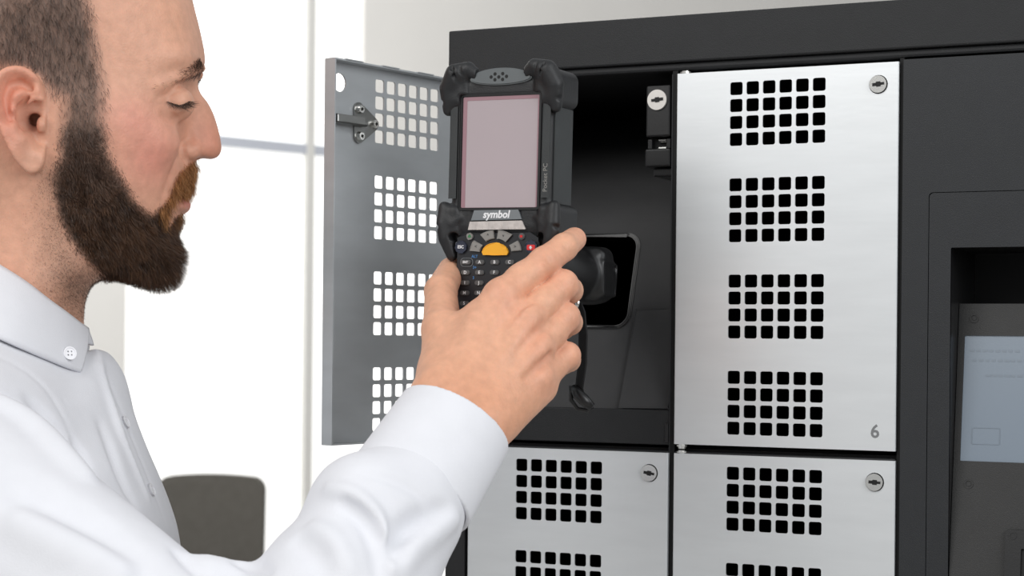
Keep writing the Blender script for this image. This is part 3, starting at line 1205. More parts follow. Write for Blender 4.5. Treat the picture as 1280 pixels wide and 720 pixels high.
# profile of head and neck (photo outline of the bare skin), at the middle plane
prof_px = [(238, -14), (245, 0), (250.5, 26), (255, 50), (257, 68), (256.5, 80), (251.5, 91), (248, 98), (248.6, 105), (253.3, 116.7), (261.7, 130), (268.3, 143.5),
           (273.3, 160), (276.2, 174), (277, 186), (273.8, 194.5), (265.5, 198.6), (254, 197.2), (247, 199.5), (243.5, 204), (241.5, 215), (239, 228),
           (237, 238), (233, 243), (234.5, 251), (234.8, 258.5), (231.5, 265.5), (225, 272), (220.5, 281), (217.5, 290), (217, 302), (215, 316), (208, 330), (194, 341), (172, 345),
           (148, 345), (126, 350), (114, 358), (109, 370), (106, 385), (105, 410), (104, 450), (100, 520), (-70, 520), (-72, 430), (-66, 340), (-70, 270),
           (-95, 190), (-112, 110), (-108, 20), (-80, -60), (-20, -115), (60, -140), (140, -125), (200, -80)]
prof = np.array([HP(a, b, 0)[[0, 2]] for a, b in prof_px])
DPM = poly_sd(cr_spline(prof, 5), gx, gz)
wc = [(150, -85, 40), (50, -90, 45), (-50, -50, 45), (200, -50, 30), (225, -30, 20), (160, -30, 56), (60, -40, 66), (-40, 0, 60), (-90, 60, 40),
      (241, 10, 16), (232, 10, 29), (215, 10, 42), (190, 10, 52), (160, 10, 60), (120, 10, 67), (60, 10, 73), (0, 10, 75),
      (252, 50, 13), (243, 50, 27), (225, 50, 42), (200, 50, 52), (170, 50, 59), (130, 50, 65), (80, 50, 70), (20, 50, 75), (-40, 60, 72),
      (254, 80, 12), (248, 82, 24), (238, 86, 35), (215, 92, 46), (195, 100, 53), (165, 90, 59), (130, 85, 65), (80, 85, 69),
      (246, 100, 7), (242, 103, 12), (236, 106, 18), (226, 108, 33), (212, 110, 44), (195, 114, 52),
      (258, 128, 5), (251, 128, 8.5), (243, 128, 12), (236, 128, 15), (228, 129, 26), (218, 131, 37), (207, 130, 46), (195, 130, 52), (170, 128, 60), (130, 125, 67), (90, 125, 70), (20, 130, 72),
      (269, 150, 5), (261, 150, 8.5), (250, 150, 12), (240, 150, 15), (232, 150, 19), (225, 150, 28), (214, 150, 40), (198, 150, 51), (170, 150, 61), (130, 150, 68), (80, 150, 70),
      (274, 175, 7), (266, 175, 10), (252, 175, 13.5), (240, 175, 16.5), (230, 176, 18.5), (223, 177, 26), (213, 176, 39), (195, 176, 51), (160, 176, 62), (120, 175, 67), (80, 175, 69), (-20, 180, 66),
      (273, 189, 8), (264, 189, 10.5), (250, 190, 15.5), (238, 190, 18.5), (229, 191, 18.5), (222, 193, 27), (211, 193, 39), (190, 193, 51), (150, 195, 61), (110, 195, 65), (70, 200, 66),
      (241, 206, 10), (234, 207, 17), (225, 209, 25), (214, 211, 35), (194, 212, 47), (160, 215, 57), (110, 215, 63), (60, 220, 62), (-20, 230, 58),
      (236, 232, 11), (229, 233, 18), (219, 235, 26), (204, 235, 38), (170, 240, 51), (110, 240, 60), (60, 245, 58),
      (232, 254, 11), (226, 256, 17), (216, 258, 25), (200, 258, 36), (170, 260, 47), (110, 265, 57), (50, 270, 55),
      (220, 280, 11), (212, 281, 20), (198, 282, 31), (170, 285, 43), (120, 290, 53), (50, 300, 54),
      (212, 310, 14), (202, 311, 22), (182, 312, 32), (150, 315, 42), (110, 320, 50), (50, 330, 55),
      (195, 335, 14), (170, 336, 26), (140, 338, 37), (108, 345, 45), (60, 350, 55), (0, 350, 58),
      (100, 372, 26), (82, 372, 43), (40, 380, 57), (-20, 380, 58), (98, 430, 28), (78, 430, 46), (30, 440, 60), (-30, 440, 60),
      (-40, 150, 66), (-75, 230, 45), (-62, 330, 40), (-60, 430, 40)]
wp = np.array([HP(*c) for c in wc])
WM_ = tps(wp[:, [0, 2]], np.array([c[2] for c in wc], float), gx, gz, 4.0)
WM_ = np.clip(WM_, 1.5, 82)
# rounding of the profile edge: soft on the skull, tight on the nose and lips
kc = [(230, -20, 26), (250, 40, 20), (255, 75, 12), (247, 100, 6), (262, 132, 6), (276, 180, 8), (262, 197, 5), (244, 204, 5), (238, 228, 7), (234, 250, 6), (225, 272, 8),
      (216, 305, 16), (190, 340, 18), (130, 348, 18), (106, 390, 24), (60, 300, 20), (-100, 100, 30), (-70, 400, 30), (100, 100, 20), (60, -130, 40), (150, 250, 15)]
kp_ = np.array([HP(a, b, 0) for a, b, c in kc])
KM = np.clip(tps(kp_[:, [0, 2]], np.array([c[2] for c in kc], float), gx, gz, 20.0), 4, 40)

# right ear as seen from the side; y rises towards the back rim
ear_px = [(54, 108), (47, 96), (36, 87), (24, 83), (10, 84), (-2, 91), (-9, 104), (-11, 120), (-8, 138), (-3, 155), (4, 172), (13, 190), (24, 206), (36, 216), (48, 214),
          (55, 205), (57, 190), (57, 165), (57, 140), (57, 122)]


def ear_base(px):
    return 73 + np.clip((57 - px) / 66.0, 0, 1.2) * 15


ear2 = np.array([HP(a, b, ear_base(a))[[0, 2]] for a, b in ear_px])
EM = poly_sd(cr_spline(ear2, 4), gx, gz)
eh = []
inner = [(47, 112), (40, 99), (26, 92), (10, 93), (1, 103), (-2, 120), (1, 138), (6, 156), (13, 174), (22, 190)]      # ridge of the helix
groove = [(36, 108), (24, 102), (13, 105), (8, 116), (8, 132), (12, 148)]
anti = [(28, 116), (19, 122), (16, 138), (19, 154), (26, 166), (34, 172)]
conch = [(36, 128), (30, 138), (30, 150), (36, 158), (42, 150), (43, 162), (48, 172)]
for p_, v in ((inner, 4.6), (groove, -2.5), (anti, 3.2), (conch, -10.0)):
    eh += [(a, b, v) for a, b in p_]
eh += [(34, 180, 3.0), (30, 196, 3.0), (42, 205, 2.5), (46, 192, 3.0), (55, 150, 2.0), (55, 160, 2.5), (56, 185, 1), (52, 126, 1.0), (44, 121, 1.5), (36, 118, 0.5), (56, 110, 0), (50, 158, 2.5)]
ep = np.array([HP(a, b, ear_base(a)) for a, b, v in eh])
xb0, xb1 = HP(57, 140, 73)[0], HP(-9, 140, 88)[0]
EH = tps(ep[:, [0, 2]], np.array([v for _, _, v in eh], float), gx, gz, 1.0)
EH = np.clip(EH, -10, 5.5) + 73 + np.clip((xb0 - gx) / (xb0 - xb1), -0.2, 1.3) * 15

eye_c = HP(221, 127, 43)
eye_c[1] = 32.0
lidline_old = [HP(a, b, y) for a, b, y in ((207, 127.5, 44), (215, 131, 44), (224, 133, 40), (232, 131.5, 33), (238, 128, 26))]
crease_old = [HP(a, b, y) for a, b, y in ((192, 124, 52), (202, 120, 48), (213, 117, 43), (224, 114, 36), (233, 111, 27))]


def drop(fn, pts, steps=160, z0=0.75):
    """points on a sculpted surface seen at photo pixels"""
    out = []
    D = np.array([ray(a, b) for a, b in pts])
    t = np.full(len(pts), z0)
    for _ in range(steps):
        p = toB(CAM + D * t[:, None])
        t = t + np.clip(fn(p) * 0.0006, -0.01, 0.03)
    return toB(CAM + D * t[:, None])


def head_base(P):
    x, z = P[:, 0], P[:, 2]
    ay = np.abs(P[:, 1])
    f = smax(bil(DPM, x, z), ay - bil(WM_, x, z), bil(KM, x, z))
    Q_ = P.copy()
    Q_[:, 1] = ay
    f = path_in(f, Q_, [HP(251, 85, 17), HP(238, 90, 32), HP(220, 97, 42), HP(200, 107, 50)], [3.5, 4, 4, 3], 7)
    f = ell_in(f, Q_, HP(228, 112, 36), (6, 8, 4), 6, 'cut')
    f = ell_in(f, Q_, eye_c, (12.8, 13.6, 12.4), 4)
    f = ell_in(f, Q_, HP(237, 187, 15), (8.0, 6.6, 7.0), 2.5)
    f = ell_in(f, Q_, HP(196, 178, 38), (16, 12, 14), 14)
    return f


def HD(pts, n=3):
    return drop(head_base, cr_spline(np.array(pts, float), n, False).tolist() + [pts[-1]], 140, 1.05)


def taper(n, r0, r1, r2):
    return [r0 + (r1 - r0) * t / 0.5 if t < 0.5 else r1 + (r2 - r1) * (t - 0.5) / 0.5 for t in np.linspace(0, 1, n)]


FS = []                                               # strokes on the face: points, radii, blend, op
for pts, rr, k_, op, off in (
        ([(194, 124), (203, 120), (214, 116.5), (224, 113.5), (232, 111)], (0.4, 1.1, 0.5), 1.6, 'cut', 0.3),      # lid crease
        ([(208, 127.5), (216, 130.5), (224, 132), (231, 130.5), (237, 127)], (0.4, 1.0, 0.4), 0.9, 'cut', 0.2),    # lid line
        ([(210, 134), (218, 137.5), (226, 138), (232, 135)], (0.5, 1.3, 0.5), 2.5, 'add', -0.3),                   # lower lid
        ([(203, 143), (213, 149), (224, 148), (230, 143)], (0.5, 1.6, 0.6), 4.0, 'cut', 0.6),                      # under the eye
        ([(192, 128), (199, 130), (206, 129)], (0.3, 0.7, 0.5), 1.5, 'cut', 0.3),
        ([(236, 172), (229, 177), (225, 186), (226, 195), (231, 200)], (0.7, 2.2, 1.2), 1.2, 'cut', 0.0),        # wing of the nose
        ([(222, 198), (214, 220), (206, 240)], (0.6, 1.2, 0.5), 6.0, 'cut', 0.6),
        ([(234, 162), (240, 176), (246, 190)], (1.0, 1.6, 1.0), 6.0, 'cut', 0.6)):
    p_ = HD(pts)
    p_[:, 1] += off
    FS.append((p_, taper(len(p_), *rr), k_, op))


def head_f(P):
    x, z = P[:, 0], P[:, 2]
    ay = np.abs(P[:, 1])
    f = head_base(P)
    Q_ = P.copy()
    Q_[:, 1] = ay
    for p_, rr, k_, op in FS:
        f = path_in(f, Q_, p_, rr, k_, op)
    f = ell_in(f, Q_, HP(246, 200, 6.5), (6, 2.6, 2.6), 1.2, 'cut')
    # lips
    f = path_in(f, Q_, [HP(233, 244, 2), HP(229, 247, 14), HP(215, 252, 26)], [1.0, 1.0, 0.5], 1.5, 'cut')
    f = path_in(f, Q_, [HP(230, 257, 2), HP(226.5, 257, 13), HP(218, 255, 22)], [5, 4.0, 2.0], 2.5)
    # ear
    e = smax(bil(EM, x, z), ay - bil(EH, x, z), 2.2)
    back = 73 + np.clip((xb0 - x) / (xb0 - xb1), -0.2, 1.3) * 15
    e = smax(e, (back - 7 - np.clip((x - xb1) / (xb0 - xb1), 0, 1) * 10) - ay, 2.0)
    f = smin(f, e, 2.0)
    f = path_in(f, Q_, [HP(39, 112, 76.5), HP(27, 104, 79), HP(14, 107, 82), HP(7.5, 121, 83.5), HP(8.5, 137, 83.5), HP(13, 152, 82.5)], [1.8, 3.2, 3.0, 2.4, 2.0, 1.2], 1.4, 'cut')
    f = path_in(f, Q_, [HP(38, 127, 77), HP(31, 138, 77), HP(32, 152, 76), HP(42, 154, 71)], [4.0, 6.4, 7.0, 5.6], 1.6, 'cut')
    f = path_in(f, Q_, [HP(43, 150, 74), HP(45, 150, 56)], [4.8, 3.8], 1.2, 'cut')
    f = path_in(f, Q_, [HP(43, 158, 74), HP(49, 173, 74)], [3.4, 2.0], 1.2, 'cut')
    f = ell_in(f, Q_, HP(51, 156, 73), (3.0, 3.6, 5.5), 2.0)
    f = path_in(f, Q_, [HP(52, 124, 76), HP(42, 122, 77), HP(35, 129, 76)], [1.6, 2.0, 1.2], 2.0)
    return f


NECK_Z = HP(100, 500, 0)[2]
lo = np.array([HP(-115, 0, 0)[0] - 12, -98, NECK_Z])
hi = np.array([HP(278, 0, 0)[0] + 8, 98, HP(60, -142, 0)[2] + 8])
hV, hQ = surface(head_f, lo, hi, 1.35, 2.2, 5, 1)
hN = vnormals(hV, hQ)


# ---------------- hand and wrist
def hand_pts():
    J = {}
    J['wr'] = CB(551, 499, 1.185)
    J['wu'] = CB(603, 533, 1.180)
    J['i'] = [CB(626, 372, 1.222), CB(680, 328, 1.234), CB(705, 309, 1.246), CB(718, 299, 1.262)]
    J['m'] = [CB(655, 404, 1.214), CB(703, 357, 1.236), CB(712, 363, 1.266), CB(703, 373, 1.302)]
    J['r'] = [CB(668, 440, 1.210), CB(706, 397, 1.232), CB(712, 403, 1.262), CB(703, 412, 1.298)]
    J['p'] = [CB(668, 476, 1.208), CB(708, 445, 1.228), CB(711, 450, 1.255), CB(702, 457, 1.285)]
    J['t'] = [CB(556, 468, 1.205), CB(553, 412, 1.230), CB(551, 364, 1.272), CB(564, 338, 1.312)]
    return J


HJ = hand_pts()


def hand_f(P):
    wr, wu = HJ['wr'], HJ['wu']
    f = np.full(len(P), 1e3)
    dirn = (HJ['m'][0] - (wr + wu) / 2)
    dirn /= np.linalg.norm(dirn)
    back = -dirn
    # forearm stub and wrist: two strands side by side
    f = np.minimum(f, rcone(P, wr + back * 90, wr, 21, 18.5))
    f = smin(f, rcone(P, wu + back * 90, wu, 21, 17.0), 14)
    tips = {'i': (0.05, 12.5, 11.0), 'm': (0.38, 12.5, 11.2), 'r': (0.7, 12, 10.6), 'p': (1.0, 13, 9.8)}
    for kf, (t, r0, r1) in tips.items():
        a = wr * (1 - t) + wu * t
        f = smin(f, rcone(P, a, HJ[kf][0], r0 + 4, r1 + 1.2), 11)
    # palm side volume, ball of the thumb, web
    cam_dir = np.array([0, -1.0, 0])
    f = smin(f, rcone(P, (wr + wu) / 2 + cam_dir * 9, (HJ['m'][0] + HJ['r'][0]) / 2 + cam_dir * 12, 16, 12), 12)
    f = smin(f, rcone(P, wu + cam_dir * 6, HJ['p'][0] + cam_dir * 10, 14, 10), 10)
    f = smin(f, rcone(P, CB(628, 522, 1.19), CB(676, 484, 1.215), 12, 10.5), 10)
    tj = HJ['t']
    f = smin(f, rcone(P, wr * 0.8 + tj[0] * 0.2, tj[0], 16, 16.5), 10)
    f = smin(f, rcone(P, tj[0], tj[1], 16.5, 13.2), 9)
    f = smin(f, rcone(P, CB(578, 440, 1.212), CB(602, 400, 1.218), 14, 10.5), 10)
    f = smin(f, rcone(P, CB(566, 420, 1.222), CB(596, 400, 1.222), 12, 10), 8)
    f = smin(f, rcone(P, tj[1], tj[2], 13.0, 11.0), 5)
    f = smin(f, rcone(P, tj[2], tj[3], 11.0, 9.5), 3)
    # fingers, each its own chain
    rad = {'i': (11.2, 10.2, 9.2, 8.2), 'm': (11.2, 10.2, 9.0, 8.2), 'r': (10.8, 9.8, 8.6, 7.8), 'p': (9.8, 8.8, 7.8, 7.2)}
    g_ = {}
    for kf in 'imrp':
        j, r = HJ[kf], rad[kf]
        d = rcone(P, j[0], j[1], r[0], r[1] * 0.97)
        d = smin(d, rcone(P, j[1], j[2], r[1], r[2]), 3)
        d = smin(d, rcone(P, j[2], j[3], r[2], r[3]), 2.5)
        mid = (j[0] + j[1]) / 2 + cam_dir * 3
        g_[kf] = smin(d, np.linalg.norm(P - mid, axis=1) - r[0] * 0.9, 6)
    fing = g_['i']
    for kf in 'mrp':
        fing = smin(fing, g_[kf], 0.9)
    # fingers blend into the hand near the knuckles only
    f = smin(f, fing, 5.0)
    for kf, rr in (('i', 9.5), ('m', 10), ('r', 9.2), ('p', 8.4)):
        f = ell_in(f, P, HJ[kf][0] + np.array([1, 5.0, 2]), (rr, rr * 0.95, rr), 6)
        f = ell_in(f, P, HJ[kf][1] + np.array([0.5, 2.0, 1]), (rr * 0.86,) * 3, 4)
    # valleys between the knuckles and tendon lines
    for k1, k2 in (('i', 'm'), ('m', 'r'), ('r', 'p')):
        a = (HJ[k1][0] + HJ[k2][0]) / 2
        b = (HJ[k1][1] + HJ[k2][1]) / 2
        f = path_in(f, P, [a + np.array([0, 15.5, 0]) - (b - a) * 0.35, a + np.array([0, 14.5, 0]) + (b - a) * 0.35], [1.8, 2.8], 5, 'cut')
    for kf, t in (('i', 0.25), ('m', 0.45), ('r', 0.6)):
        a = wr * (1 - t) + wu * t + np.array([0, 15, 0])
        f = path_in(f, P, [a * 0.45 + (HJ[kf][0] + np.array([0, 11, 0])) * 0.55, HJ[kf][0] + np.array([0, 10.5, 0])], [1.2, 2.2], 5)
    return f


allp = np.concatenate([np.stack(HJ[k]) for k in 'imrpt'] + [HJ['wr'][None], HJ['wu'][None]])
lo = allp.min(0) - 24
hi = allp.max(0) + 26
dirw = (HJ['m'][0] - (HJ['wr'] + HJ['wu']) / 2)
dirw /= np.linalg.norm(dirw)
lo = np.minimum(lo, (HJ['wr'] + HJ['wu']) / 2 - dirw * 55 - 25)
# creases over the bent finger joints
WR_ = []
for (cx_, cy_), (ux, uy), hw in (((681, 327), (-0.63, -0.77), 9), ((677, 330), (-0.63, -0.77), 8), ((686, 323), (-0.63, -0.77), 8), ((706, 308), (-0.63, -0.77), 7),
                                 ((697, 358), (-0.72, -0.69), 8), ((701, 354), (-0.72, -0.69), 7), ((699, 398), (-0.74, -0.67), 7), ((702, 446), (-0.6, -0.8), 6)):
    WR_.append(drop(hand_f, [(cx_ + ux * hw * t, cy_ + uy * hw * t) for t in (-1, -0.5, 0, 0.5, 1)], 120, 1.05))


def hand_full(P):
    f = hand_f(P)
    for q in WR_:
        f = path_in(f, P, q + np.array([0, 0.25, 0]), [0.3, 0.6, 0.75, 0.6, 0.3], 0.8, 'cut')
    return f


kV, kQ = surface(hand_full, lo, hi, 1.0, 1.5, 6, 1)


# ---------------- torso and arm core (under the shirt) and the shirt itself
tprof_px = [(104, 436), (120, 436), (136, 441), (147, 452), (157, 470), (163, 494), (169, 520), (184, 560), (200, 597), (213, 630), (222, 660), (228, 700), (234, 760), (236, 860),
            (-300, 860), (-310, 700), (-295, 600), (-260, 500), (-190, 420), (-100, 385), (-60, 372), (0, 368), (60, 402)]
tprof = np.array([HP(a, b, 0)[[0, 2]] for a, b in tprof_px])
TPM = poly_sd(cr_spline(tprof, 4), gx, gz)
tw = [(112, 425, 30), (95, 440, 48), (60, 430, 66), (20, 420, 80), (-40, 400, 85), (-80, 400, 85),
      (140, 470, 36), (120, 480, 60), (90, 490, 85), (50, 480, 115), (0, 460, 135), (-60, 440, 140), (-120, 440, 120),
      (155, 520, 48), (130, 530, 78), (100, 540, 108), (60, 530, 140), (0, 520, 165), (-80, 500, 180), (-180, 500, 150),
      (175, 570, 55), (150, 580, 95), (120, 590, 125), (60, 600, 150), (0, 600, 160), (-100, 600, 175), (-220, 600, 140),
      (205, 630, 50), (185, 640, 90), (150, 650, 125), (90, 660, 150), (0, 680, 160), (-150, 680, 160),
      (222, 690, 45), (205, 700, 90), (160, 720, 130), (80, 740, 150), (-50, 760, 160), (-220, 740, 130),
      (230, 820, 50), (180, 820, 120), (50, 840, 150), (-200, 840, 140)]
tp = np.array([HP(*c) for c in tw])
TW = np.clip(tps(tp[:, [0, 2]], np.array([c[2] for c in tw], float), gx, gz, 30.0), 10, 200)
SH = HP(-55, 626, 168)
EL = CB(312, 930, 1.035)
WRm = (HJ['wr'] + HJ['wu']) / 2
axw = WRm - EL
axw /= np.linalg.norm(axw)
CUFF0 = WRm - axw * 9                                    # open end of the cuff
CUFF1 = CUFF0 - axw * 60                                 # seam to the sleeve
FO2 = EL + (CUFF1 - EL) * 0.55


def torso_f(P, grow=0.0):
    x, z = P[:, 0], P[:, 2]
    ay = np.abs(P[:, 1])
    f = smax(bil(TPM, x, z), ay - bil(TW, x, z), 26.0) - grow
    return f


def shirt_base(P):
    f = torso_f(P)
    arm = rcone(P, SH, EL, 66, 60)
    arm = smin(arm, rcone(P, EL, FO2, 63, 50), 20)
    arm = smin(arm, rcone(P, FO2, CUFF1 - axw * 14, 50, 40), 14)
    arm = smin(arm, rcone(P, CUFF1 - axw * 14, CUFF1 + axw * 8, 39, 33), 6)
    # cloth gathered above the cuff
    arm = smin(arm, np.linalg.norm(P - (CUFF1 - axw * 32 + np.array([-14, 8, 14])), axis=1) - 35, 12)
    # bunched cloth at the bend of the elbow
    arm = smin(arm, rcone(P, CB(262, 722, 1.075), CB(292, 728, 1.08), 13, 13), 12)
    left = P.copy()
    left[:, 1] *= -1
    arm2 = rcone(left, SH, SH + np.array([60, 10, -300]), 62, 50)
    f = smin(f, arm2, 22)
    return smin(f, arm, 11)


def on(pts, n=3):
    return drop(shirt_base, cr_spline(np.array(pts, float), n, False).tolist() + [pts[-1]])


LIFT = np.array([0, 1.0, 0])
strokes = []                                             # (points, radii, blend, op)


def stroke(pts, r, k, op, off):
    p = on(pts) + LIFT * off
    n = len(p)
    rr = [r * (0.45 + 0.55 * math.sin(math.pi * (0.08 + 0.84 * i / (n - 1)))) for i in range(n)]
    strokes.append((p, rr, k, op))


# armhole: sleeve head overlapping the chest panel
stroke([(-14, 486), (12, 502), (42, 522), (74, 554), (98, 578)], 5.0, 2.5, 'cut', 0.5)
stroke([(-14, 500), (14, 516), (44, 538), (76, 568), (104, 596)], 9, 10, 'add', -4)
stroke([(94, 551), (102, 566), (112, 584)], 4.5, 3, 'cut', 1)
stroke([(-6, 444), (28, 460), (58, 486), (80, 522), (93, 552)], 1.6, 2.5, 'cut', 0.5)
stroke([(40, 500), (62, 520), (80, 542)], 6, 7, 'cut', 3)
# placket and front folds
stroke([(131, 462), (141, 486), (152, 512), (163, 540), (176, 572), (192, 612), (206, 650)], 1.7, 2.5, 'cut', 0.6)
stroke([(122, 440), (128, 470), (138, 505), (150, 545)], 3, 5, 'add', -1)
stroke([(128, 530), (140, 560), (155, 600), (168, 626)], 5, 7, 'cut', 2.5)
stroke([(136, 500), (150, 540), (168, 585), (184, 622)], 3, 5, 'add', -1)
# long soft folds on the upper sleeve
stroke([(20, 600), (80, 640), (140, 680), (180, 714)], 9, 16, 'cut', 6)
stroke([(30, 660), (90, 690), (150, 716)], 9, 16, 'add', -5)
stroke([(222, 690), (236, 702), (250, 716)], 4, 6, 'cut', 1)
stroke([(296, 700), (312, 704), (332, 716)], 5, 5, 'cut', 2)
# forearm sleeve
stroke([(412, 612), (438, 618), (462, 640), (478, 672), (486, 712)], 7, 4, 'add', -1)
stroke([(432, 630), (456, 652), (470, 682), (474, 716)], 6, 5, 'cut', 2)
stroke([(496, 690), (508, 668), (530, 652), (556, 640)], 9, 7, 'cut', 3)
stroke([(500, 716), (516, 690), (542, 668), (566, 650)], 5, 9, 'add', -2)
stroke([(395, 660), (420, 680), (436, 712)], 5, 9, 'add', -2)
stroke([(372, 676), (392, 692), (402, 716)], 5, 9, 'cut', 3)
stroke([(452, 590), (480, 596), (506, 606), (528, 622), (548, 640)], 3.2, 3, 'cut', 1.0)


def shirt_f(P):
    f = shirt_base(P)
    for p, rr, k, op in strokes:
        f = path_in(f, P, p, rr, k, op)
    # neck opening
    f = np.maximum(f, -(smax(bil(DPM, P[:, 0], P[:, 2]), np.abs(P[:, 1]) - bil(WM_, P[:, 0], P[:, 2]), 20) - 2.0))
    # stop below the frame, keep the sleeve closed under the cuff
    return f


SZ0 = HP(0, 860, 100)[2]
lo = np.array([HP(-320, 600, 0)[0], -260, SZ0])
hi = np.array([CUFF0[0] + 40, max(EL[1], SH[1]) + 80, HP(0, 335, 60)[2]])
sV, sQ = surface(shirt_f, lo, hi, 2.4, 1.8, 6, 2)
M_shirt = mat('white_cotton', srgb(227, 228, 233), 0.85, 0, 0.02, 60, 0.15, 900, 0.2)
SHIRT = person_part('shirt', sV, sQ, M_shirt)


def cuff_f(P):
    d = (P - CUFF0) @ axw
    q = P - CUFF0 - d[:, None] * axw
    side = HJ['wu'] - HJ['wr']
    side = side - (side @ axw) * axw
    side /= np.linalg.norm(side)
    u = q @ side
    v = np.linalg.norm(q - u[:, None] * side, axis=1)
    t = np.clip(-d / 64, -0.1, 1.2)
    ru, rv = 37.0 + 3.0 * t, 30 + 5 * t
    r = np.sqrt((u / ru) ** 2 + (v / rv) ** 2)
    sh = (np.abs(r - 1) * 32) - 1.3
    f = smax(smax(sh, d - 1.0, 1.5), -d - 61, 1.5)
    # stitched edges
    f = smax(f, -(np.hypot(d + 4.5, (r - 1) * 32 - 2.2) - 0.8), 0.6)
    f = smax(f, -(np.hypot(d + 56, (r - 1) * 32 - 2.2) - 0.8), 0.6)
    return f


cc = (CUFF0 + CUFF1) / 2
cV, cQ = surface(cuff_f, cc - 66, cc + 66, 1.3, 1.6, 6, 1)
person_part('cuff', cV, cQ, M_shirt, SHIRT)


def core_f(P):
    f = torso_f(P, -9)
    f = smin(f, rcone(P, SH, EL, 48, 44), 10)
    f = smin(f, rcone(P, EL, WRm - axw * 40, 44, 27), 10)
    return f


bV, bQ = surface(core_f, lo, hi, 7.0, 1.6, 5, 1)

# ---------------- skin colours
base_skin = np.array(srgb(219, 166, 140)[:3])


def blobmix(col, P, c, r, to, amt):
    d = np.linalg.norm((P - c) / np.asarray(r, float), axis=1)
    w_ = np.exp(-d * d) * amt
    return col * (1 - w_[:, None]) + np.array(srgb(*to)[:3]) * w_[:, None]


def headmap(V):
    return V[:, 0], np.abs(V[:, 1]), V[:, 2]


hA = hV.copy()
hA[:, 1] = np.abs(hA[:, 1])
hc = np.tile(base_skin, (len(hV), 1))
hc = blobmix(hc, hA, HP(190, 195, 50), (24, 25, 22), (220, 140, 126), 0.6)
hc = blobmix(hc, hA, HP(165, 150, 60), (20, 25, 16), (222, 150, 132), 0.6)
hc = blobmix(hc, hA, HP(262, 180, 8), (16, 16, 22), (216, 142, 118), 0.7)
hc = blobmix(hc, hA, HP(225, 150, 20), (12, 14, 14), (204, 146, 122), 0.6)
hc = blobmix(hc, hA, HP(20, 110, 85), (24, 14, 26), (232, 160, 134), 0.8)
hc = blobmix(hc, hA, HP(4, 150, 84), (14, 14, 24), (226, 148, 126), 0.7)
hc = blobmix(hc, hA, HP(42, 152, 66), (7, 9, 8), (120, 60, 46), 0.8)  # shade of the ear hollow, painted into the skin colour
hc = blobmix(hc, hA, HP(230, 253, 8), (9, 16, 5.5), (196, 116, 112), 0.85)
hc = blobmix(hc, hA, HP(226, 12, 30), (40, 40, 26), (232, 176, 146), 0.5)


def region(pts, yest):
    p2 = np.array([HP(a, b, y if y is not None else yest)[[0, 2]] for a, b, y in [(q + (None,))[:3] for q in pts]])
    return poly_sd(p2, gx, gz)


hair_reg = region([(-140, -160, 30), (160, -150, 20), (175, -90, 40), (128, -40, 62), (106, -5, 66), (111, 20), (117, 50), (123, 87), (128, 113), (127, 147), (128, 175), (100, 185), (80, 178), (80, 150), (83, 125), (70, 117),
                   (56, 104), (45, 96), (24, 86), (0, 88), (-16, 110), (-20, 150), (-14, 200), (-10, 250), (-120, 270)], 66)
beard_reg = region([(80, 160), (128, 160), (131, 185), (140, 207, 60), (153, 228, 56), (160, 243, 52), (172, 260, 47), (188, 273, 38), (197, 270, 36), (203, 262, 36), (208, 262, 32), (204, 285, 28), (214, 288, 19), (222, 279, 8), (230, 283, 0), (236, 300, 0),
                    (228, 340, 0), (200, 358, 0), (165, 354, 14), (148, 348, 28), (133, 340, 38), (113, 323, 48), (93, 300, 54), (78, 273, 57), (72, 247, 59), (69, 223, 60), (76, 200, 63)], 60)
must_reg = region([(250, 201, 0), (243, 203, 6), (234, 208, 17), (226, 216, 24), (219, 230, 27), (213, 246, 29), (206, 256, 34), (200, 266, 34), (206, 280, 30), (209, 268, 29), (214, 256, 26), (222, 246, 22), (230, 242.5, 12), (242, 241, 0), (254, 225, 0)], 20)
stub_reg = region([(60, 215), (80, 215), (80, 270, 57), (112, 322, 48), (150, 352, 28), (120, 358, 20), (108, 380, 20), (100, 395, 25), (72, 385, 48), (50, 345, 55), (48, 290, 56)], 57)


def wmask(M_, V, soft):
    return np.clip(0.5 - bil(M_, V[:, 0], V[:, 2]) / soft, 0, 1)


earw = np.clip((bil(EM, hV[:, 0], hV[:, 2]) < 1.5) & (hA[:, 1] > 66), 0, 1)
frontz = (hV[:, 0] > 0)
mh = wmask(hair_reg, hV, 5) * (1 - earw)
mb = wmask(beard_reg, hV, 6)
mm = wmask(must_reg, hV, 3)
ms = wmask(stub_reg, hV, 26) * (1 - earw)
mh = np.clip(0.5 - bil(hair_reg, hV[:, 0], hV[:, 2]) / 12, 0, 1) * (1 - earw)
mb_dark = mb * np.clip((HP(100, 180, 64)[2] - hV[:, 2]) / 45, 0, 1)
for m_, colr, amt in ((ms, (150, 122, 104), 0.5), (mh, (104, 86, 76), 0.85), (mb, (112, 90, 78), 0.8), (mb_dark, (50, 36, 28), 0.9), (mm, (150, 98, 62), 0.7)):
    w_ = (m_ * amt)[:, None]
    hc = hc * (1 - w_) + np.array(srgb(*colr)[:3]) * w_
kc_ = np.tile(np.array(srgb(226, 172, 142)[:3]), (len(kV), 1))
for kf in 'imrp':
    kc_ = blobmix(kc_, kV, HJ[kf][1], (12, 14, 12), (222, 156, 130), 0.6)
    kc_ = blobmix(kc_, kV, HJ[kf][0] + np.array([0, 8, 0]), (13, 13, 13), (224, 160, 134), 0.5)
    kc_ = blobmix(kc_, kV, HJ[kf][3], (9, 9, 9), (222, 150, 128), 0.6)
kc_ = blobmix(kc_, kV, WRm + np.array([5, 10, 5]), (40, 30, 30), (214, 152, 118), 0.6)
bc_ = np.tile(base_skin, (len(bV), 1))
M_skin = mat('skin', (0.7, 0.45, 0.33, 1), 0.46, 0, 0.11, 150, 0.28, 620, 0.35, attr='col', sss=0.12)
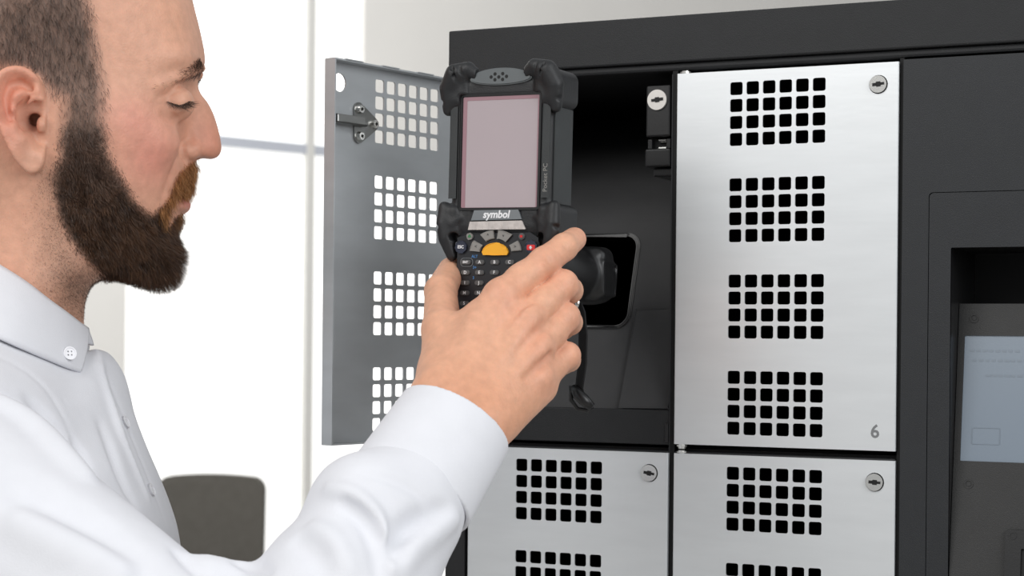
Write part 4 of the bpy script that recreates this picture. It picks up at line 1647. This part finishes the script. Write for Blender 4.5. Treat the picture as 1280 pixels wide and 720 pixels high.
aV = np.concatenate([hV, kV, bV])
aQ = np.concatenate([hQ, kQ + len(hV), bQ + len(hV) + len(kV)])
BODY = person_part('body', aV, aQ, M_skin, None, True, np.concatenate([hc, kc_, bc_]))

# ---------------- hair made of real strands


def sample(V, Q, N_, wts, n):
    T = np.concatenate([Q[:, [0, 1, 2]], Q[:, [0, 2, 3]]])
    ar = np.linalg.norm(np.cross(V[T[:, 1]] - V[T[:, 0]], V[T[:, 2]] - V[T[:, 0]]), axis=1)
    pw = ar * wts[T].mean(1)
    pick = rng.choice(len(T), n, p=pw / pw.sum())
    b = rng.dirichlet((1, 1, 1), n)
    p = (V[T[pick]] * b[:, :, None]).sum(1)
    nn = (N_[T[pick]] * b[:, :, None]).sum(1)
    return p, nn / np.linalg.norm(nn, axis=1)[:, None]


def unit(a):
    return a / np.maximum(np.linalg.norm(a, axis=1), 1e-9)[:, None]


def strands(name, p, d0, d1, L, w0, m, colA, colB, seg=4, jit=0.2, parent=None):
    n = len(p)
    d0 = unit(d0 + rng.normal(0, jit, (n, 3)))
    d1 = unit(d1 + rng.normal(0, jit, (n, 3)))
    side = unit(np.cross(d0, rng.normal(0, 1, (n, 3))))
    pts = [p]
    for s_ in range(seg):
        t = (s_ + 0.5) / seg
        pts.append(pts[-1] + unit(d0 * (1 - t) + d1 * t) * (L / seg)[:, None])
    V = []
    for i, q in enumerate(pts):
        ww = w0 * (1 - 0.75 * i / seg)
        V += [q - side * ww / 2, q + side * ww / 2]
    V = np.stack(V, 1).reshape(-1, 3)
    k = 2 * (seg + 1)
    base = np.arange(n)[:, None] * k
    Q = np.concatenate([base + np.array([2 * i, 2 * i + 1, 2 * i + 3, 2 * i + 2]) for i in range(seg)])
    mixv = rng.random(n)[:, None]
    c = colB if colA is None else np.array(srgb(*colA)[:3]) * (1 - mixv) + np.array(srgb(*colB)[:3]) * mixv
    return person_part(name, V, Q, m, parent, False, np.repeat(c, k, axis=0))


M_hair = mat('hair_strands', (0.1, 0.07, 0.05, 1), 0.42, 0, 0.05, 50, attr='col', spec=0.4)


def clump(p, size, amt):
    """one shared random lean per lock of hair"""
    c = np.floor(p / size + 100).astype(np.int64)
    hsh = (c[:, 0] * 73856093) ^ (c[:, 1] * 19349663) ^ (c[:, 2] * 83492791)
    out = []
    for k in range(3):
        v = np.sin((hsh % 100003) * (12.9898 + 7.13 * k)) * 43758.5453
        out.append((v - np.floor(v)) * 2 - 1)
    return np.stack(out, 1) * amt


def zof(py, y):
    return HP(100, py, y)[2]


vis = np.where(hV[:, 1] > 0, 1.0, 0.35)
whair = np.clip(0.5 - bil(hair_reg, hV[:, 0], hV[:, 2]) / 11, 0, 1) * (1 - earw)
wh = whair * vis * np.where(hV[:, 0] < HP(0, 0, 66)[0] - 30, 0.25, 1)
p, n_ = sample(hV, hQ, hN, wh, 26000)
tz = np.clip((p[:, 2] - zof(130, 66)) / 70, 0, 1)
cl = clump(p, 5.0, 0.25)
strands('hair', p - n_ * 0.3, n_ * 0.4 + np.array([0.12, 0, -1]) + cl, n_ * 0.25 + np.array([0.05, 0, -1]) + cl, 4.5 + 4 * tz + rng.random(len(p)) * 3, 0.24, M_hair, (54, 43, 38), (120, 101, 91), 3, 0.3)
# sideburn and beard, darker and longer towards the chin
dbe = -bil(beard_reg, hV[:, 0], hV[:, 2])
wb = np.clip(0.45 + dbe / 12, 0, 1) * np.clip(1 - (hV[:, 2] - zof(205, 60)) / (zof(150, 64) - zof(205, 60)) * 0.75, 0.25, 1) * np.where(hV[:, 1] > 0, 1.0, 0.4)
p, n_ = sample(hV, hQ, hN, wb, 44000)
chin = np.clip((zof(250, 45) - p[:, 2]) / 42, 0, 1)
edge = np.clip((-bil(beard_reg, p[:, 0], p[:, 2]) + 2) / 16, 0.2, 1)
fwd = np.clip((p[:, 0] - HP(165, 300, 40)[0]) / 28, 0, 1)
low = np.clip((zof(312, 20) - p[:, 2]) / 14, 0, 1)
Lb = (5 + 9 * chin) * edge + 2.5 * rng.random(len(p)) + 7.5 * fwd * chin + 4 * low * fwd
up = np.clip((p[:, 2] - zof(215, 60)) / 30, 0, 1)
cl = clump(p, 6.0, 0.38)
nb = n_ * (0.8 - 0.3 * up + 0.5 * fwd * chin)[:, None]
d0 = nb + np.array([0.25, 0, -0.45]) + cl * 0.6
d1 = n_ * (0.25 + 0.35 * fwd * chin)[:, None] + np.array([0.30, 0, -0.9]) + np.stack([-0.35 * fwd * low, 0 * fwd, 0 * fwd], 1) + cl
dark = np.clip((zof(185, 62) - p[:, 2]) / 55, 0, 1) * (1 - 0.55 * fwd * np.clip((p[:, 0] - HP(196, 300, 20)[0]) / 14, 0, 1))
BROWN = [(62, 48, 41), (122, 96, 82), (34, 24, 19), (118, 84, 60)]
mixd = np.clip(dark + rng.normal(0, 0.12, len(p)), 0, 1)[:, None]
lock = clump(p + rng.normal(0, 1.2, p.shape), 4.5, 1.0)[:, 0] * 0.5 + 0.5
r_ = (0.55 * rng.random(len(p)) ** 1.4 + 0.6 * lock ** 2.2)[:, None]
cA = np.array(srgb(*BROWN[0])[:3]) * (1 - mixd) + np.array(srgb(*BROWN[2])[:3]) * mixd
cB = np.array(srgb(*BROWN[1])[:3]) * (1 - mixd) + np.array(srgb(*BROWN[3])[:3]) * mixd
strands('beard', p - n_ * 0.3, d0, d1, Lb, 0.28, M_hair, None, cA * (1 - r_) + cB * r_, 5, 0.27)
wmst = np.clip(0.5 - bil(must_reg, hV[:, 0], hV[:, 2]) / 4, 0, 1) * np.where(hV[:, 1] > 0, 1.0, 0.7)
p, n_ = sample(hV, hQ, hN, wmst, 4600)
sg = np.sign(p[:, 1])[:, None]
out_ = np.array([-0.30, 0, -0.85]) + sg * np.array([0, 0.45, 0]) + clump(p, 4.0, 0.25)
strands('moustache', p - n_ * 0.3, n_ * 0.9 + out_ * 0.6, n_ * 0.25 + out_, 7 + 3.5 * rng.random(len(p)), 0.25, M_hair, None, np.array(srgb(112, 70, 40)[:3]) + (np.array(srgb(206, 152, 100)[:3]) - np.array(srgb(112, 70, 40)[:3])) * np.clip(0.5 * rng.random(len(p)) + 0.6 * (clump(p, 3.0, 0.5)[:, 1] + 0.5), 0, 1)[:, None], 4, 0.28)
# soul patch under the lip
sp = region([(236, 268, 0), (224, 270, 9), (217, 279, 12), (219, 290, 10), (232, 292, 0)], 6)
p, n_ = sample(hV, hQ, hN, np.clip(0.5 - bil(sp, hV[:, 0], hV[:, 2]) / 3, 0, 1), 800)
strands('soul_patch', p - n_ * 0.3, n_ + np.array([0.2, 0, -0.4]), n_ * 0.5 + np.array([0, 0, -1.0]), 5 + 3 * rng.random(len(p)), 0.22, M_hair, (92, 62, 38), (160, 116, 74), 3, 0.25)
# neck stubble
p, n_ = sample(hV, hQ, hN, np.clip(ms, 0, 1) ** 1.5 * np.where(hV[:, 1] > 0, 1, 0.3), 9000)
strands('stubble', p - n_ * 0.2, n_ * 0.6 + np.array([0.2, 0, -0.5]), n_ * 0.4 + np.array([0.2, 0, -0.7]), 1.0 + rng.random(len(p)), 0.17, M_hair, (70, 54, 46), (110, 88, 74), 2, 0.4)
# eyebrows
bline = HD([(194, 111.5), (208, 106.5), (222, 99.5), (234, 93), (243, 88.5), (249, 86), (252.5, 84.5)], 2)
brad = np.interp(np.linspace(0, 1, len(bline)), [0, 0.35, 0.7, 1], [1.6, 3.0, 4.2, 4.4])
bw = np.zeros(len(hV))
near = np.linalg.norm(hA - bline.mean(0), axis=1) < 60
for q_, r_b in zip(bline, brad):
    bw[near] = np.maximum(bw[near], np.clip(1.4 - np.linalg.norm(hA[near] - q_, axis=1) / r_b, 0, 1))
p, n_ = sample(hV, hQ, hN, bw, 3400)
front = np.clip((p[:, 0] - HP(222, 90, 40)[0]) / 18, 0, 1)
keep = rng.random(len(p)) < 0.10 + 0.90 * front ** 1.2
p, n_, front = p[keep], n_[keep], front[keep]
def tangent(d, n_):
    d = np.asarray(d, float)
    return unit(d - (n_ @ d)[:, None] * n_)


strands('eyebrow', p - n_ * 0.2, n_ * 0.45 + tangent((-1, 0, 0.25), n_), n_ * 0.2 + tangent((-1, 0, -0.3), n_), 3.5 + 2.5 * front, 0.19, M_hair, (64, 49, 42), (118, 94, 80), 3, 0.26)
# eyelashes of both eyes
ll = FS[1][0]
ll = cr_spline(ll, 4, False)
for sgn in (1, -1):
    nL = 190
    t_ = rng.random(nL) ** 0.8
    idx = (t_ * (len(ll) - 1)).astype(int)
    p = ll[idx].copy() + rng.normal(0, 0.2, (nL, 3)) + np.array([0.2, 0.3, 0.4])
    p[:, 1] *= sgn
    d0 = np.stack([0.55 + 0.4 * t_, 0.6 * sgn - 0.1 * sgn * t_, -0.75 + 0.4 * t_], 1)
    d1 = np.stack([0.6 + 0.5 * t_, 0.45 * sgn + 0 * t_, -0.6 + 0.65 * t_], 1)
    strands('eyelashes', p, d0, d1, 6.0 + 3.5 * rng.random(nL), 0.24, M_hair, (36, 28, 24), (80, 64, 56), 4, 0.22)


# ---------------- collar, buttons
def sheet(name, top, bot, m, parent, thick=1.6, rows=12, bulge=0.0, n=5, mirror=False):
    A = cr_spline(np.array(top, float), n, False)
    B_ = cr_spline(np.array(bot, float), n, False)
    k = min(len(A), len(B_))
    A = A[np.linspace(0, len(A) - 1, k).astype(int)]
    B_ = B_[np.linspace(0, len(B_) - 1, k).astype(int)]
    G = np.stack([A * (1 - t) + B_ * t for t in np.linspace(0, 1, rows)], 1)
    du_ = np.gradient(G, axis=0)
    dv_ = np.gradient(G, axis=1)
    N_ = np.cross(du_, dv_)
    N_ /= np.maximum(np.linalg.norm(N_, axis=2), 1e-9)[..., None]
    if (N_[..., 1]).mean() < 0:
        N_ = -N_
    G = G + N_ * (bulge * np.sin(np.pi * np.linspace(0, 1, rows)) ** 0.7)[None, :, None]
    X = np.concatenate([(G + N_ * thick / 2).reshape(-1, 3), (G - N_ * thick / 2).reshape(-1, 3)])
    o_ = k * rows
    Q = []
    for i in range(k - 1):
        for j in range(rows - 1):
            a, b, c, d = i * rows + j, (i + 1) * rows + j, (i + 1) * rows + j + 1, i * rows + j + 1
            Q += [(a, b, c, d), (o_ + d, o_ + c, o_ + b, o_ + a)]
    for i in range(k - 1):
        for j in (0, rows - 1):
            a, b = i * rows + j, (i + 1) * rows + j
            Q.append((a, b, o_ + b, o_ + a) if j else (b, a, o_ + a, o_ + b))
    for j in range(rows - 1):
        for i in (0, k - 1):
            a, b = i * rows + j, i * rows + j + 1
            Q.append((b, a, o_ + a, o_ + b) if i else (a, b, o_ + b, o_ + a))
    if mirror:
        X[:, 1] *= -1
        Q = [q[::-1] for q in Q]
    return person_part(name, X, Q, m, parent)


fold = [HP(*c) for c in ((109, 410, 14), (99, 403, 30), (82, 390, 45), (60, 374, 56), (33, 353, 63), (0, 332, 65), (-38, 312, 58), (-66, 302, 40), (-82, 298, 0))]
leaf = [HP(*c) for c in ((101, 465, 62), (86, 460, 73), (66, 452, 84), (40, 441, 95), (4, 425, 104), (-42, 404, 102), (-85, 386, 76), (-108, 378, 0))]
stand = [HP(*c) for c in ((116, 432, 5), (104, 428, 28), (86, 420, 45), (62, 408, 57), (33, 392, 64), (0, 372, 66), (-38, 350, 60), (-66, 338, 42), (-82, 330, 0))]
for mr in (False, True):
    sheet('collar_leaf', fold, leaf, M_shirt, SHIRT, 2.0, 14, 2.0, 5, mr)
    sheet('collar_stand', [q + np.array([-0.5, -1.0, -0.5]) for q in fold], stand, M_shirt, SHIRT, 1.6, 8, 0.5, 5, mr)
M_button = mat('pearl_button', srgb(232, 232, 236), 0.3, 0, 0.03, 300)


def grad(fn, p):
    e = 0.8
    P = np.array([p + e * np.eye(3)[i] * s_ for i in range(3) for s_ in (1, -1)])
    v = fn(P)
    g_ = np.array([v[0] - v[1], v[2] - v[3], v[4] - v[5]])
    return g_ / np.linalg.norm(g_)


def button(p, nrm, r=4.6):
    u_ = np.cross(nrm, [0, 0, 1.0])
    u_ /= np.linalg.norm(u_)
    v_ = np.cross(nrm, u_)
    bm = bmesh.new()
    loops = [circ(0, 0, r, 24)]
    plate(bm, loops[0], [circ(a, b, 0.6, 8) for a in (-1.2, 1.2) for b in (-1.2, 1.2)], 0, 1.4)
    plate(bm, circ(0, 0, r, 24), [circ(0, 0, r - 0.9, 24)], -0.5, 1.0)
    for v in bm.verts:
        q = p + u_ * v.co.x + v_ * v.co.z - nrm * (v.co.y - 1.6)
        v.co = Vector(toW(q) - ROOT)
    return obj('button', bm, M_button, SHIRT)


bc0 = HP(84, 442, 63)
button(bc0 + np.array([1.5, 8.0, 0]), np.array([0.35, 0.9, 0.25]) / np.linalg.norm([0.35, 0.9, 0.25]))
for q in ((188, 613), (156, 528)):
    pp = drop(shirt_base, [q])[0]
    button(pp, grad(shirt_base, pp))
